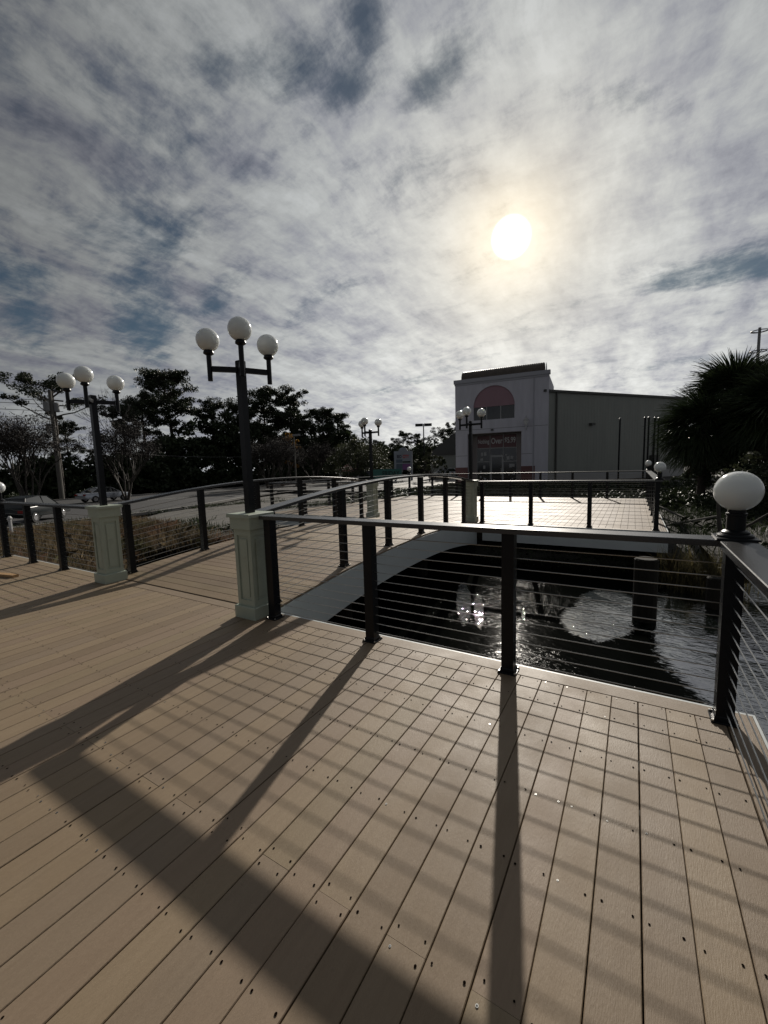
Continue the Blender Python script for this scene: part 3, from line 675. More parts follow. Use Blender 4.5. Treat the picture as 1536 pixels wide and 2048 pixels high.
# ------------------------------------------------------------------ shop
def frame_local(A, u):
    """matrix: local x along u, local y away from the camera (into the building), z up"""
    n = Vector((-u[1], u[0], 0)); return Matrix(((u[0], n.x, 0, A[0]), (u[1], n.y, 0, A[1]), (0, 0, 1, 0), (0, 0, 0, 1)))
shop = thing('shop', 'pale stucco shop with arched rose panel, tiled parapet and glass storefront', 'shop')
shop.matrix_world = frame_local((-15.83, 40.9), (.9953, .0968)); GZ = -.55
def P_(name, m, *boxes, parent=shop, **k):
    g = G()
    for b in boxes: g.box(*b)
    return g.put(name, M[m], parent, **k)
# front wall built as pieces round the openings (recess s 1.25..6.5, window band)
P_('wall', 'stucco', (0, 1.25, 0, .3, GZ, 4.55), (6.5, 8.90, 0, .3, GZ, 4.55), (0, 8.90, 0, .3, 4.55, 5.85), (0, 1.88, 0, .3, 5.85, 7.12), (5.84, 8.90, 0, .3, 5.85, 7.12), (0, 8.9, .12, .3, 7.12, 9.62), (0, .3, .3, 7.5, GZ, 9.62), (8.6, 8.9, .3, 7.5, GZ, 9.62))
# upper face with a half round opening, 12 cm proud of the rose infill
g = G(); cx, r, n = 3.86, 2.0, 24; z0, z1 = 7.12, 9.62
arc = [(cx-r*math.cos(PI*i/n), z0+r*math.sin(PI*i/n)) for i in range(n+1)]
V = []; 
for x, z in arc: V += [(x, 0, z), (x, .119, z), (min(max(cx+(x-cx)*2.6, 0), 8.9), 0, z1), ]
F = []
for i in range(n):
    a = 3*i; F += [(a, a+3, a+5, a+2), (a, a+1, a+4, a+3)]
g.add(V, F); g.add([(0, 0, z0), (cx-r, 0, z0), (0, 0, z1)], [(0, 1, 2)]); g.add([(cx+r, 0, z0), (8.9, 0, z0), (8.9, 0, z1)], [(0, 1, 2)])
g.put('arch_face', M['stucco'], shop)
P_('arch_panel', 'pink', (1.88, 5.84, .105, .118, 7.125, 9.3))
g = G()
for zz in (2.35, 4.95): 
    for a_, b_ in (((.02, 1.23) if zz < 4.5 else (.02, 7.5)), ((6.52, 7.5) if zz < 4.5 else (7.68, 8.88))): g.box(a_, b_, -.004, -.001, zz, zz+.03)
g.put('control_joint', M['trimd'], shop, kind='stuff')
P_('cornice', 'stucco2', (-.12, 9.02, -.12, .42, 9.62, 9.98), (-.05, 8.95, -.05, -.002, 9.42, 9.618))
P_('roof', 'trimd', (.31, 8.59, .43, 7.4, 9.0, 9.1))
# barrel tiles along the ridge behind the cornice
g = G(); nT = 40
for i in range(nT):
    xa = .6+i*(7.85/nT); rr = .86
    V = []; 
    for j, (xx, k_) in enumerate(((xa, 1.0), (xa+.09, 1.045), (xa+.1965, 1.0))):
        for t_ in range(9):
            a = PI*t_/8; V.append((xx, 1.0-rr*k_*math.cos(a), 9.98+rr*1.05*k_*math.sin(a)))
    F = [(9*j+t_, 9*j+t_+1, 9*j+10+t_, 9*j+9+t_) for j in range(2) for t_ in range(8)]
    if i == 0: cache['tile'] = mesh('tile', [(x_-xa, y_, z_) for x_, y_, z_ in V], F, M['tile'])
    link('roof_tile', cache['tile'], shop, (xa, 0, 0))
g = G()
for xx in (.6, 8.6): g.add([(xx, 1.0, 9.98)]+[(xx, 1.0-.86*math.cos(PI*i/8), 9.98+.9*math.sin(PI*i/8)) for i in range(9)], [(0, i+1, i+2) for i in range(8)])
g.put('gable_end', M['trimd'], shop)
# clerestory panes and mullions
for a, b in ((1.9, 3.12), (3.20, 4.49), (4.57, 5.82)): P_('window_pane', 'glass', (a, b, .15, .17, 5.87, 7.10))
P_('mullion', 'frame', (3.12, 3.20, .10, .18, 5.86, 7.11), (4.49, 4.57, .10, .18, 5.86, 7.11))
# recess and storefront
P_('recess', 'jamb', (1.25, 1.27, .31, 1.6, GZ, 4.55), (6.48, 6.5, .31, 1.6, GZ, 4.55), (1.27, 6.48, .31, 1.6, 4.5, 4.54), (1.27, 1.92, 1.25, 1.6, GZ, 4.49), (5.92, 6.48, 1.25, 1.6, GZ, 4.49), (1.92, 5.92, 1.3, 1.6, 4.40, 4.49))
SY = 1.25
for a, b in ((1.96, 3.24), (3.32, 4.56), (4.64, 5.88)):
    P_('banner_panel', 'bannerred', (a, b, SY, SY+.02, 3.12, 4.36))
cols = [(1.96, 3.24), (4.64, 5.88)]
for a, b in cols:
    P_('window_pane', 'glass', (a, b, SY, SY+.02, 1.75, 3.02)); P_('window_pane', 'glass', (a, b, SY, SY+.02, GZ+.15, 1.65))
door = P_('door', 'frame', (3.34, 3.44, SY-.02, SY+.04, GZ+.05, 2.28), (4.46, 4.56, SY-.02, SY+.04, GZ+.05, 2.28), (3.44, 4.46, SY-.02, SY+.04, 2.16, 2.28), (3.44, 4.46, SY-.02, SY+.04, GZ+.05, GZ+.3))
P_('pane', 'glass', (3.44, 4.46, SY, SY+.02, GZ+.3, 2.16), parent=door)
P_('handle', 'bolt', (4.38, 4.41, SY-.08, SY-.05, .3, 1.0), parent=door)
P_('window_pane', 'glass', (3.34, 4.56, SY, SY+.02, 2.36, 3.02))
P_('window_frame', 'frame', (1.92, 1.96, SY-.04, SY+.05, GZ, 4.39), (3.25, 3.31, SY-.04, SY+.05, GZ, 4.39), (4.57, 4.63, SY-.04, SY+.05, GZ, 4.39), (5.88, 5.92, SY-.04, SY+.05, GZ, 4.39))
P_('transom', 'frame', (1.962, 3.248, SY-.035, SY+.04, 3.03, 3.11), (3.312, 4.568, SY-.035, SY+.04, 3.03, 3.11), (4.632, 5.878, SY-.035, SY+.04, 3.03, 3.11), (1.962, 3.248, SY-.035, SY+.04, 1.66, 1.74), (4.632, 5.878, SY-.035, SY+.04, 1.66, 1.74), (3.312, 4.568, SY-.035, SY+.04, 2.285, 2.355))
# shelves of goods glimpsed behind the glass, as pale posters stuck on it
random.seed(3)
for a, b in ((2.0, 3.2), (4.7, 5.84)):
    for k in range(9):
        x = random.uniform(a, b-.3); z = random.uniform(GZ+.2, 1.2) if k < 6 else random.uniform(1.8, 2.4); w, h = random.uniform(.12, .3), random.uniform(.1, .4); G().box(x, x+w, SY-.008-.003*k, SY-.006-.003*k, z, z+h).put('poster', M['frame'], shop)
P_('wall_base', 'brick', (-.03, 1.25, -.05, -.002, GZ, 1.18)); P_('wall_base', 'brick', (6.5, 7.75, -.05, -.002, GZ, 1.18))
g = G()
P_('downspout', 'stucco2', (7.55, 7.63, -.08, -.003, GZ, 9.4))
P_('soffit_light', 'trimd', (3.6, 3.85, -.12, -.003, 4.75, 4.9))
def text(s, x, z, size, m, parent, y=0, sx=1, bold=.0, rot=None, name='lettering', extr=.004):
    c = bpy.data.curves.new(name, 'FONT'); c.body = s; c.size = size; c.align_x = 'CENTER'; c.align_y = 'CENTER'; c.extrude = extr; c.offset = bold; c.materials.append(M[m])
    o = bpy.data.objects.new('tmp', c); C.objects.link(o); bpy.context.view_layer.update(); me = bpy.data.meshes.new_from_object(o.evaluated_get(bpy.context.evaluated_depsgraph_get())); bpy.data.objects.remove(o)
    o = bpy.data.objects.new(name, me); C.objects.link(o); o.parent = parent; o.location = (x, y, z); o.rotation_euler = rot or (PI/2, 0, 0); o.scale = (sx, 1, 1); return o
text('Nothing', 2.60, 3.77, .62, 'white', shop, SY-.012, .56, .008)
text('Over', 3.94, 3.77, .80, 'white', shop, SY-.012, .66, .012)
text('$5.99', 5.25, 3.79, .80, 'white', shop, SY-.012, .60, .012)
def lantern(x, y, z, label):
    t = thing('wall_lantern', label, 'lantern', group='white lanterns on the shop walls')
    t.matrix_world = shop.matrix_world @ Matrix.Translation((x, y, z))
    g = G(); g.lathe([(.02, -.55), (.05, -.50), (.03, -.40), (.10, -.30), (.16, -.22), (.24, .10), (.24, .13)], 8); g.put('lantern_body', M['white'], t)
    g = G(); g.lathe([(.29, .135), (.20, .26), (.09, .36), (.05, .42), (.02, .62)], 8); g.put('lantern_roof', M['frame'], t)
    g = G(); g.tube([(0, .1, -.55), (0, .14, -.75), (0, .30, -.62)], .025, 6); g.tube([(0, 0, -.5), (0, .30, -.5)], .025, 6); g.put('bracket', M['frame'], t)
lantern(6.96, -.33, 5.35, 'white lantern on the shop front right of the arch')
lantern(-.35, 2.2, 5.55, 'white lantern on the left side wall of the shop, against the sky')

wh = thing('warehouse', 'long grey green metal warehouse joined to the right side of the shop', 'warehouse')
wh.matrix_world = frame_local((-7.10, 42.10), (math.sin(math.radians(36.3)), math.cos(math.radians(36.3))))
def Q_(name, m, *b, **k): return P_(name, m, *b, parent=wh, **k)
Q_('wall', 'siding', (-.4, 20.3, 0, .3, GZ, 8.02), (20.0, 20.3, .3, 14, GZ, 8.02), (.2, .5, .3, 14, GZ, 8.0))
g = G()
for i in range(52):
    x = -.2+i*.395; g.add([(x-.045, -.001, GZ), (x-.02, -.010, GZ), (x+.02, -.010, GZ), (x+.045, -.001, GZ), (x-.045, -.001, 7.9), (x-.02, -.010, 7.9), (x+.02, -.010, 7.9), (x+.045, -.001, 7.9)], [(0, 1, 5, 4), (1, 2, 6, 5), (2, 3, 7, 6)])
    if i == 0: cache['rib'] = mesh('rib', [(a-x, b, c) for a, b, c in g.V], g.F, M['siding'])
    link('siding_rib', cache['rib'], wh, (x, 0, 0))
Q_('eave_trim', 'trimd', (-.5, 20.45, -.18, .35, 8.021, 8.24)); Q_('roof', 'trimd', (0, 20.4, .36, 14, 8.0, 8.15))
Q_('corner_trim', 'trimd', (.95, 1.10, -.13, -.032, GZ, 8.0)); Q_('base_panel', 'frame', (.0, 20.28, -.045, -.031, GZ, .35))
Q_('floodlight', 'trimd', (5.35, 5.85, -.35, -.031, 5.0, 5.22)); Q_('utility_cabinet', 'trimd', (14.4, 15.4, -.5, -.04, GZ, 1.9)); Q_('conduit', 'trimd', (14.85, 14.92, -.12, -.032, 1.9, 4.2))
def thinpole(x, y, z0, z1, label, r=.05):
    t = thing('slim_post', label, 'post', (x, y, z0), group='slim dark posts before the warehouse')
    G().tube([(0, 0, 0), (0, 0, z1-z0)], r, 8).put('shaft', M['black'], t); G().lathe([(r*1.6, 0), (r*1.6, .06)], 8).put('collar', M['metalgrey'], t)
    G().lathe([(r*1.5, z1-z0), (r*1.5, z1-z0+.05), (r*.5, z1-z0+.09)], 8).put('finial', M['metalgrey'], t)
for (x, y, z1, w) in ((-.80, 30, 4.05, 'leftmost slim dark post standing alone before the warehouse'), (.52, 30, 4.0, 'second slim dark post, left of a close pair'), (.72, 30.1, 4.0, 'third slim dark post, right of the first close pair'), (1.02, 30, 3.95, 'fourth slim dark post, left one beside the palm'), (1.22, 30.1, 3.92, 'rightmost slim dark post touching the palm fronds')): thinpole(x, y, -.5, z1, w)

# neighbouring gabled roof behind the shop
gb = thing('gabled_building', 'grey roofed gabled building glimpsed left of the shop', 'building', (-22.5, 58, 0))
g = G(); g.add([(-4.6, 0, 3.0), (4, 0, 3.0), (4, 10, 3.0), (-4.6, 10, 3.0), (1.2, 0, 7.0), (4, 0, 7.0), (4, 10, 7.0), (1.2, 10, 7.0)], [(0, 1, 5, 4), (0, 4, 7, 3), (4, 5, 6, 7), (1, 2, 6, 5), (3, 7, 6, 2), (0, 3, 2, 1)]); g.put('roof', M['trimd'], gb)
G().box(-4.2, 4, .4, 9.6, -.6, 2.99).put('wall', M['siding'], gb)

# pylon sign
def sign(x, y, rz):
    t = thing('pylon_sign', 'pale pylon sign with dark and red lettering above a purple panel', 'sign', (x, y, -.6), rz)
    W_, H0 = 1.27, 4.15
    G().box(-W_, -W_+.28, -.2, .2, 0, H0).put('post', M['signwhite'], t); G().box(W_-.28, W_, -.2, .2, 0, H0).put('post', M['signwhite'], t)
    G().box(-W_+.281, W_-.281, -.16, .16, 3.75, H0).put('header', M['signwhite'], t)
    g = G(); n = 14; V = [(0, -.2, H0)]+[(.62*math.cos(PI*i/n), -.2, H0+.5*math.sin(PI*i/n)) for i in range(n+1)]; V2 = [(a, .2, c) for a, b, c in V]; m_ = len(V)
    g.add(V+V2, [(0, i+1, i+2) for i in range(n)]+[(m_, m_+i+2, m_+i+1) for i in range(n)]+[(i+1, m_+i+1, m_+i+2, i+2) for i in range(n)]); g.put('pediment', M['signwhite'], t)
    G().box(-W_+.281, W_-.281, -.12, .12, 2.75, 3.74).put('sign_panel', M['signwhite'], t)
    G().box(-W_+.281, -.12, -.13, .13, 2.55, 3.02).put('sign_panel', M['bluegrey'], t)
    G().box(-W_+.281, W_-.281, -.15, .15, 2.40, 2.54).put('crossbar', M['signwhite'], t)
    G().box(-W_+.281, -.12, -.12, .12, 1.25, 2.39).put('sign_panel', M['bluegrey'], t)
    G().box(-.115, W_-.30, -.12, .12, 1.55, 2.39).put('sign_panel', M['purple'], t)
    text('BED', -.55, 3.38, .60, 'darktext', t, -.135, .62, .02); text('CITY', .36, 3.38, .60, 'redtext', t, -.135, .66, .02)
    return t
sign(-27.5, 51.1, math.radians(24))
# teal banner on a low frame
t = thing('banner', 'long teal banner with dark letters stretched below the pylon sign', 'banner', (-28.0, 47.2, -.6), math.radians(31))
G().box(-2.05, 2.05, -.02, .02, .55, 1.75).put('cloth', M['teal'], t); G().box(-2.1, -2.05, -.04, .04, 0, 1.85).put('pole', M['metalgrey'], t); G().box(2.05, 2.1, -.04, .04, 0, 1.85).put('pole', M['metalgrey'], t)
text('FRIDAY', .6, 1.15, .85, 'tealtext', t, -.03, .8, .02)
# pink umbrella
t = thing('umbrella', 'pink market umbrella beside the parking lot, far off under the oak', 'umbrella', (-41.0, 56.7, -.9))
g = G(); n = 10; V = [(0, 0, 3.0)]+[(1.75*math.cos(2*PI*i/n), 1.75*math.sin(2*PI*i/n), 2.05) for i in range(n)]+[(1.75*math.cos(2*PI*i/n), 1.75*math.sin(2*PI*i/n), 1.75) for i in range(n)]
g.add(V, [(0, 1+i, 1+(i+1) % n) for i in range(n)]+[(1+i, 1+n+i, 1+n+(i+1) % n, 1+(i+1) % n) for i in range(n)]); g.put('canopy', M['umbrella'], t); G().tube([(0, 0, 0), (0, 0, 3.1)], .05, 8).put('pole', M['metalgrey'], t)
t = thing('sign_board', 'small bright white sign board left of the pink umbrella', 'sign', (-41.4, 54.9, -.9), .6); G().box(-.18, .18, -.03, .03, .7, 2.1).put('board', M['carwhite'], t); G().box(-.03, .03, .031, .08, 0, .69).put('stake', M['metalgrey'], t)

# ------------------------------------------------------------------ poles and wires
t = thing('utility_pole', 'weathered wooden utility pole with transformers among the left pines', 'utility pole', (-51.2, 19.6, -1.0))
G().tube([(0, 0, 0), (0, 0, 11.2)], [.24, .15], 10).put('shaft', M['pole'], t); G().box(-.06, .06, -1.1, 1.1, 10.2, 10.34).put('crossarm', M['pole'], t)
for dy, dz in ((-.42, 9.6), (.42, 9.6), (-.40, 7.4)): G().lathe([(.24, dz-.5), (.27, dz-.45), (.27, dz+.35), (.20, dz+.45)], 12, (0, dy)).put('transformer', M['metalgrey'], t)
t = thing('light_pole', 'slim pale light pole with a box head in front of the yellow tree', 'light pole', (-37.5, 40.2, -1.0)); G().tube([(0, 0, 0), (0, 0, 6.8)], [.12, .08], 8).put('shaft', M['pole'], t); G().box(-.15, 1.0, -.15, .15, 6.7, 6.95).put('lamp_head', M['metalgrey'], t)
t = thing('parking_lot_light', 'tall dark twin head parking lot light right of the pylon sign', 'light pole', (-32.2, 67.7, -.8), .45); G().tube([(0, 0, 0), (0, 0, 9.6)], [.14, .09], 8).put('shaft', M['black'], t)
for s in (-1, 1): G().box(min(.12*s, 1.45*s), max(.12*s, 1.45*s), -.45, .45, 9.2, 9.62).put('lamp_head', M['black'], t)
t = thing('communication_tower', 'distant slender tower with two antenna rings above the palms', 'tower', (21.7, 118, -1)); G().tube([(0, 0, 0), (0, 0, 29)], [.45, .24], 10).put('shaft', M['metalgrey'], t)
for zz in (28.3, 24.2):
    pts = [(1.4*math.cos(a), 1.4*math.sin(a), zz) for a in np.linspace(0, 2*PI, 25)]; g = G(); g.tube(pts, .10, 6, False)
    for k in range(4): g.tube([(0, 0, zz-.3), (1.4*math.cos(k*PI/2), 1.4*math.sin(k*PI/2), zz)], .08, 5)
    g.put('antenna_ring', M['metalgrey'], t)
def wire(p, q_, sag, label, r=.025):
    pts = []
    for i in range(15): s = i/14; pts.append((p[0]+(q_[0]-p[0])*s, p[1]+(q_[1]-p[1])*s, p[2]+(q_[2]-p[2])*s-sag*4*s*(1-s)))
    g = G(); g.tube(pts, r, 4, False); o = g.put('overhead_wire', M['wire'], label=label, category='wire', group='overhead wires at the utility pole')
for i, (z0, z1, dy) in enumerate(((9.15, 9.5, -1.0), (8.8, 9.3, .0), (8.2, 8.9, 1.0))): wire((-51.2, 19.6+dy, z0), (-62, -30+dy, z1), .5, ['topmost of the overhead wires running left from the utility pole', 'middle overhead wire running left from the pole head', 'lowest of the three overhead wires at the pole head'][i])
wire((-51.2, 19.6, 4.5), (-60, -30, 4.6), .4, 'thick low wire crossing the bare trees left of the utility pole', .045)
wire((-51.2, 19.6, 4.5), (-58, 62, 4.6), .9, 'thick low wire running right from the utility pole into the trees', .045)

# ------------------------------------------------------------------ vegetation
def leafcloud(C_, R_, n, size, seed, up=.0, flat=1.0, tri=False):
    """many small faces spread through ellipsoid clumps: C_ (k,3) centres, R_ (k,3) radii, n per clump"""
    rs = np.random.RandomState(seed); C_ = np.array(C_, float); R_ = np.array(R_, float); k = len(C_)
    P = rs.normal(size=(k, n, 3)); P /= np.linalg.norm(P, axis=2, keepdims=True)+1e-9
    P *= (rs.rand(k, n, 1)**.45); P = C_[:, None]+P*R_[:, None]; P = P.reshape(-1, 3); m_ = len(P)
    a = rs.normal(size=(m_, 3)); a[:, 2] *= flat; a /= np.linalg.norm(a, axis=1, keepdims=True); b = rs.normal(size=(m_, 3)); b[:, 2] = b[:, 2]*flat+up
    b = b-a*(a*b).sum(1, keepdims=True); b /= np.linalg.norm(b, axis=1, keepdims=True)+1e-9
    s = size*(.6+.8*rs.rand(m_, 1))
    if tri: V = np.stack([P-a*s*.5, P+a*s*.5, P+b*s*1.3], 1); F = np.arange(m_*3).reshape(-1, 3)
    else: V = np.stack([P-a*s*.5, P+b*s*.35, P+a*s*.5, P-b*s*.35], 1); F = np.arange(m_*4).reshape(-1, 4)
    return V.reshape(-1, 3), F
def fastmesh(name, V, F, m):
    me = bpy.data.meshes.new(name); V = np.asarray(V, np.float32); F = np.asarray(F, np.int32); k = F.shape[1]
    me.vertices.add(len(V)); me.vertices.foreach_set('co', V.ravel()); me.loops.add(F.size); me.loops.foreach_set('vertex_index', F.ravel())
    me.polygons.add(len(F)); me.polygons.foreach_set('loop_start', np.arange(0, F.size, k, dtype=np.int32)); me.polygons.foreach_set('loop_total', np.full(len(F), k, np.int32))
    me.materials.append(m); me.update(calc_edges=True); return me
def limb(g, p, d, L, r, rs, seg=6, wob=.18, lift=0, endr=.35):
    pts = [Vector(p)]; d = Vector(d).normalized(); rad = [r]
    for i in range(seg):
        d = (d+Vector((rs.uniform(-wob, wob), rs.uniform(-wob, wob), rs.uniform(-wob, wob)+lift))).normalized(); pts.append(pts[-1]+d*L/seg); rad.append(r*(1-(1-endr)*(i+1)/seg))
    g.tube(pts, rad, 6, False); return pts
def pine(x, y, z0, h, label, seed, crown=.55, spread=.28, lean=0, nb=26, dens=110, open_=1.0, fork=False):
    crown = min(.62, crown+.12) if h > 9 else crown; dens = int(dens*1.15); nb = int(nb*.85)
    rs = random.Random(seed); t = thing('pine_tree', label, 'pine tree', (x, y, z0), group='pine trees beyond the road')
    g = G(); tr = limb(g, (0, 0, 0), (lean, lean*.5, 1), h*.96, h*.022, rs, 12, .05, .05, .25)
    Cc, Rr = [], []
    def at(s): f = s*(len(tr)-1); i = min(int(f), len(tr)-2); return tr[i].lerp(tr[i+1], f-i)
    ga = rs.uniform(0, 6)
    for i in range(nb):
        s = crown+(1-crown)*((i+.5)/nb); ga += 2.4+rs.uniform(-.5, .5); p = at(s)
        w = math.sin(min(1, (1-s)/(1-crown)*1.15+.12)*PI*.62)*open_
        L = h*spread*(.35+.62*w)*rs.uniform(.5, 1.2); el = rs.uniform(-.05, .45)
        pts = limb(g, p, (math.cos(ga), math.sin(ga), el), L, h*.0065, rs, 5, .24, .07, .3)
        for k_ in (3, 4, 5):
            if rs.random() < .9:
                e = pts[k_]; rr = h*.044*rs.uniform(.6, 1.45)
                for m_ in range(2): Cc.append((e.x+rs.uniform(-1, 1)*rr*1.3, e.y+rs.uniform(-1, 1)*rr*1.3, e.z+rr*.35+rs.uniform(-.3, .5)*rr)); Rr.append((rr*1.0, rr*1.0, rr*.62))
    tp = tr[-1]
    for k_ in range(6): rr = h*.05; Cc.append((tp.x+rs.uniform(-1, 1)*rr*1.6, tp.y+rs.uniform(-1, 1)*rr*1.6, tp.z+rs.uniform(-1.5, .5)*rr)); Rr.append((rr*1.2, rr*1.2, rr*.7))
    g.put('trunk', M['bark'], t, True)
    V, F = leafcloud(Cc, Rr, dens, h*.0105, seed, up=.8, tri=True); link('crown', fastmesh('crown', V, F, M['pineleaf']), t)
def roundtree(name, label, cat, x, y, z0, h, w, seed, m, trunkm='bark', nclump=60, dens=120, lf=.16, group=None, tfrac=.3):
    rs = random.Random(seed); t = thing(name, label, cat, (x, y, z0), group=group); g = G(); Cc, Rr = [], []
    if tfrac > .05: limb(g, (0, 0, 0), (.05, 0, 1), h*tfrac*1.5, h*.028, rs, 5, .08)
    for i in range(nclump):
        a = rs.uniform(0, 2*PI); zz = rs.random()**.8; rad = w*math.sqrt(max(0, 1-(2*abs(zz-.42))**2.4))*math.sqrt(rs.random()); z = h*tfrac*.8+(h*(1-tfrac*.8))*zz*.93
        r = w*.17*rs.uniform(.7, 1.5); Cc.append((rad*math.cos(a), rad*math.sin(a), z)); Rr.append((r, r, r*.75))
        if i % 5 == 0 and tfrac > .05: g.tube([(0, 0, h*tfrac), (rad*.5*math.cos(a), rad*.5*math.sin(a), (z+h*tfrac)*.5), (rad*math.cos(a), rad*math.sin(a), z)], [h*.014, h*.009, h*.004], 5, False)
    if g.V: g.put('trunk', M[trunkm], t, True)
    V, F = leafcloud(Cc, Rr, dens, lf, seed, tri=False); V[:, 2] = np.maximum(V[:, 2], .02); link('crown', fastmesh('crown', V, F, M[m]), t); return t
def baretree(x, y, z0, h, w, label, seed, stems=5, depth=4, leaves=0, m='twig'):
    rs = random.Random(seed); t = thing('bare_tree', label, 'bare tree', (x, y, z0), group='bare branched trees by the road'); g = G(); g2 = G(); tips = []
    def grow(p, d, L, r, lv):
        pts = limb(g if lv > depth-2 else g2, p, d, L, r, rs, 3, .13, .03, .6)
        if lv == 0: tips.append(pts[-1]); return
        for k_ in range(3 if lv > 1 else 4):
            i = rs.choice((2, 3)); dd = (pts[-1]-pts[-2]).normalized(); v = Vector((rs.uniform(-1, 1), rs.uniform(-1, 1), rs.uniform(-.4, .9))); grow(pts[i], (dd+v*.62), L*rs.uniform(.6, .82), r*.58, lv-1)
    for s in range(stems):
        a = 2*PI*s/stems+rs.uniform(-.4, .4); grow((.12*math.cos(a), .12*math.sin(a), 0), (w/h*math.cos(a)*.6, w/h*math.sin(a)*.6, 1), h*.40, h*.014, depth)
    g.put('trunk', M['barkpale'], t, True); g2.put('branches', M['twig'], t)
    if leaves:
        V, F = leafcloud([tuple(p) for p in tips], [(h*.085,)*3]*len(tips), leaves, .05, seed, tri=True); V = V.reshape(-1, 3, 3); c_ = V.mean(1, keepdims=True); V[:, 2] = V[:, 0]*.5+V[:, 1]*.5+(V[:, 2]-c_[:, 0])*5; V = V.reshape(-1, 3); link('crown', fastmesh('crown', V, F, M['twig' if m == 'twig' else m]), t)

P = pine
P(-54.1, 20.8, -1, 13.2, 'twisted flat topped pine behind the utility pole, leftmost tall pine', 11, .56, .36, .03, 13, 110)
P(-62.6, 35.5, -1, 14.0, 'medium open pine left of the tallest pine', 12, .45, .24, 0, 24, 120)
P(-61.6, 32.2, -1, 12.2, 'short open pine with tiered branches beside the left lamp', 13, .40, .26, 0, 20, 120)
P(-63.4, 40.1, -1, 18.2, 'tallest pine with a round topped crown left of the near lamp', 14, .42, .22, 0, 40, 85)
P(-66.0, 26.5, -1, 9.5, 'low pine in the gap right of the utility pole', 15, .35, .3, 0, 18, 110)
P(-62.4, 47.2, -1, 14.0, 'dense dark pine just left of the near lamp post', 16, .25, .26, 0, 38, 120)
P(-63.0, 52.5, -1, 14.8, 'dark pine directly behind the near lamp post', 17, .25, .25, 0, 38, 120)
P(-61.8, 58.3, -1, 17.9, 'tall dense pine right of the near lamp post', 18, .28, .24, 0, 42, 120)
P(-57.8, 62.3, -1, 17.0, 'tall pine above the yellow tree', 19, .30, .25, 0, 40, 115)
P(-55.8, 68.0, -1, 14.4, 'broad pine right of the yellow tree', 20, .25, .28, 0, 38, 120)
P(-53.8, 72.1, -1, 13.6, 'round shouldered pine at the right end of the pine row', 21, .22, .30, 0, 38, 120)
P(-50.3, 92.1, -1, 10.6, 'far small pine above the left part of the pylon sign', 22, .35, .32, 0, 20, 110)
P(-46.0, 93.5, -1, 10.2, 'far small pine above the pylon sign', 23, .3, .34, 0, 22, 110)
P(-40.5, 96.0, -1, 11.2, 'far pine left of the shop wall', 24, .3, .34, 0, 24, 120)
P(-36.0, 97.0, -1, 11.8, 'far pine touching the shop wall', 25, .3, .34, 0, 24, 120)
P(-52.0, 84.0, -1, 8.4, 'low far pine between the deck lamp and the pylon sign', 26, .2, .36, 0, 24, 110)
roundtree('oak_tree', 'wide olive oak right of the pine row behind the far lamp', 'oak tree', -35.6, 51.2, -1, 6.6, 5.2, 31, 'oakleaf', 'barkpale', 110, 150, .17, tfrac=.25)
roundtree('yellow_tree', 'yellow leafed autumn tree lit between the dark pines', 'tree', -50.3, 52.5, -1, 9.0, 2.1, 32, 'yellowleaf', 'bark', 30, 110, .22, tfrac=.4)
roundtree('leafy_bush', 'upright leafy tree right of the pylon sign', 'tree', -20.9, 45.4, -.5, 4.3, 1.7, 33, 'oakleaf', 'bark', 40, 120, .14, tfrac=.12)
roundtree('round_shrub', 'dark rounded shrub near the shop corner', 'shrub', -20.1, 47.9, -.5, 2.9, 1.15, 34, 'hedge', 'bark', 30, 120, .11, tfrac=0)
roundtree('leafy_bush', 'small bush between the umbrella and the banner', 'bush', -32.8, 48.8, -.8, 1.8, 1.9, 35, 'hedge', 'bark', 26, 100, .13, tfrac=0)
for i, (x, y, h, w, lab) in enumerate(((-47.0, 84.0, 6.4, 5.5, 'low rounded far tree left of the pylon sign'), (-41.5, 86, 7.6, 5.0, 'dark far tree mass behind the pylon sign'), (-36, 88, 8.0, 5.5, 'dark far tree behind the twin head light'), (-30, 90, 7.6, 5.0, 'far rounded tree between the bush and the shop'))): roundtree('far_tree', lab, 'tree', x, y, -1, h, w, 40+i, 'hedge', 'bark', 70, 130, .28, group='far trees behind the parking lot', tfrac=.1)
baretree(-39.9, 13.1, -1, 6.4, 3.6, 'bare multi stemmed crape myrtle at the left picture edge', 51, 6, 4, 16)
baretree(-41.0, 20.9, -1, 6.6, 3.6, 'bare crape myrtle behind the silver car', 52, 5, 4, 16)
baretree(-43.7, 44.0, -1, 6.4, 3.8, 'bare crape myrtle right of the near lamp post', 53, 5, 4, 16)
baretree(-43.2, 50.3, -1, 6.0, 3.8, 'bare crape myrtle right of the slim light pole', 54, 5, 4, 16)
baretree(-58.3, 28.8, 3.0, 8.2, 2.4, 'pale bare treetop between the left lamp globes', 55, 1, 5)
baretree(-40.5, 38.2, -1, 5.6, 3.6, 'bare tree left of the near lamp post base', 56, 5, 4, 16)
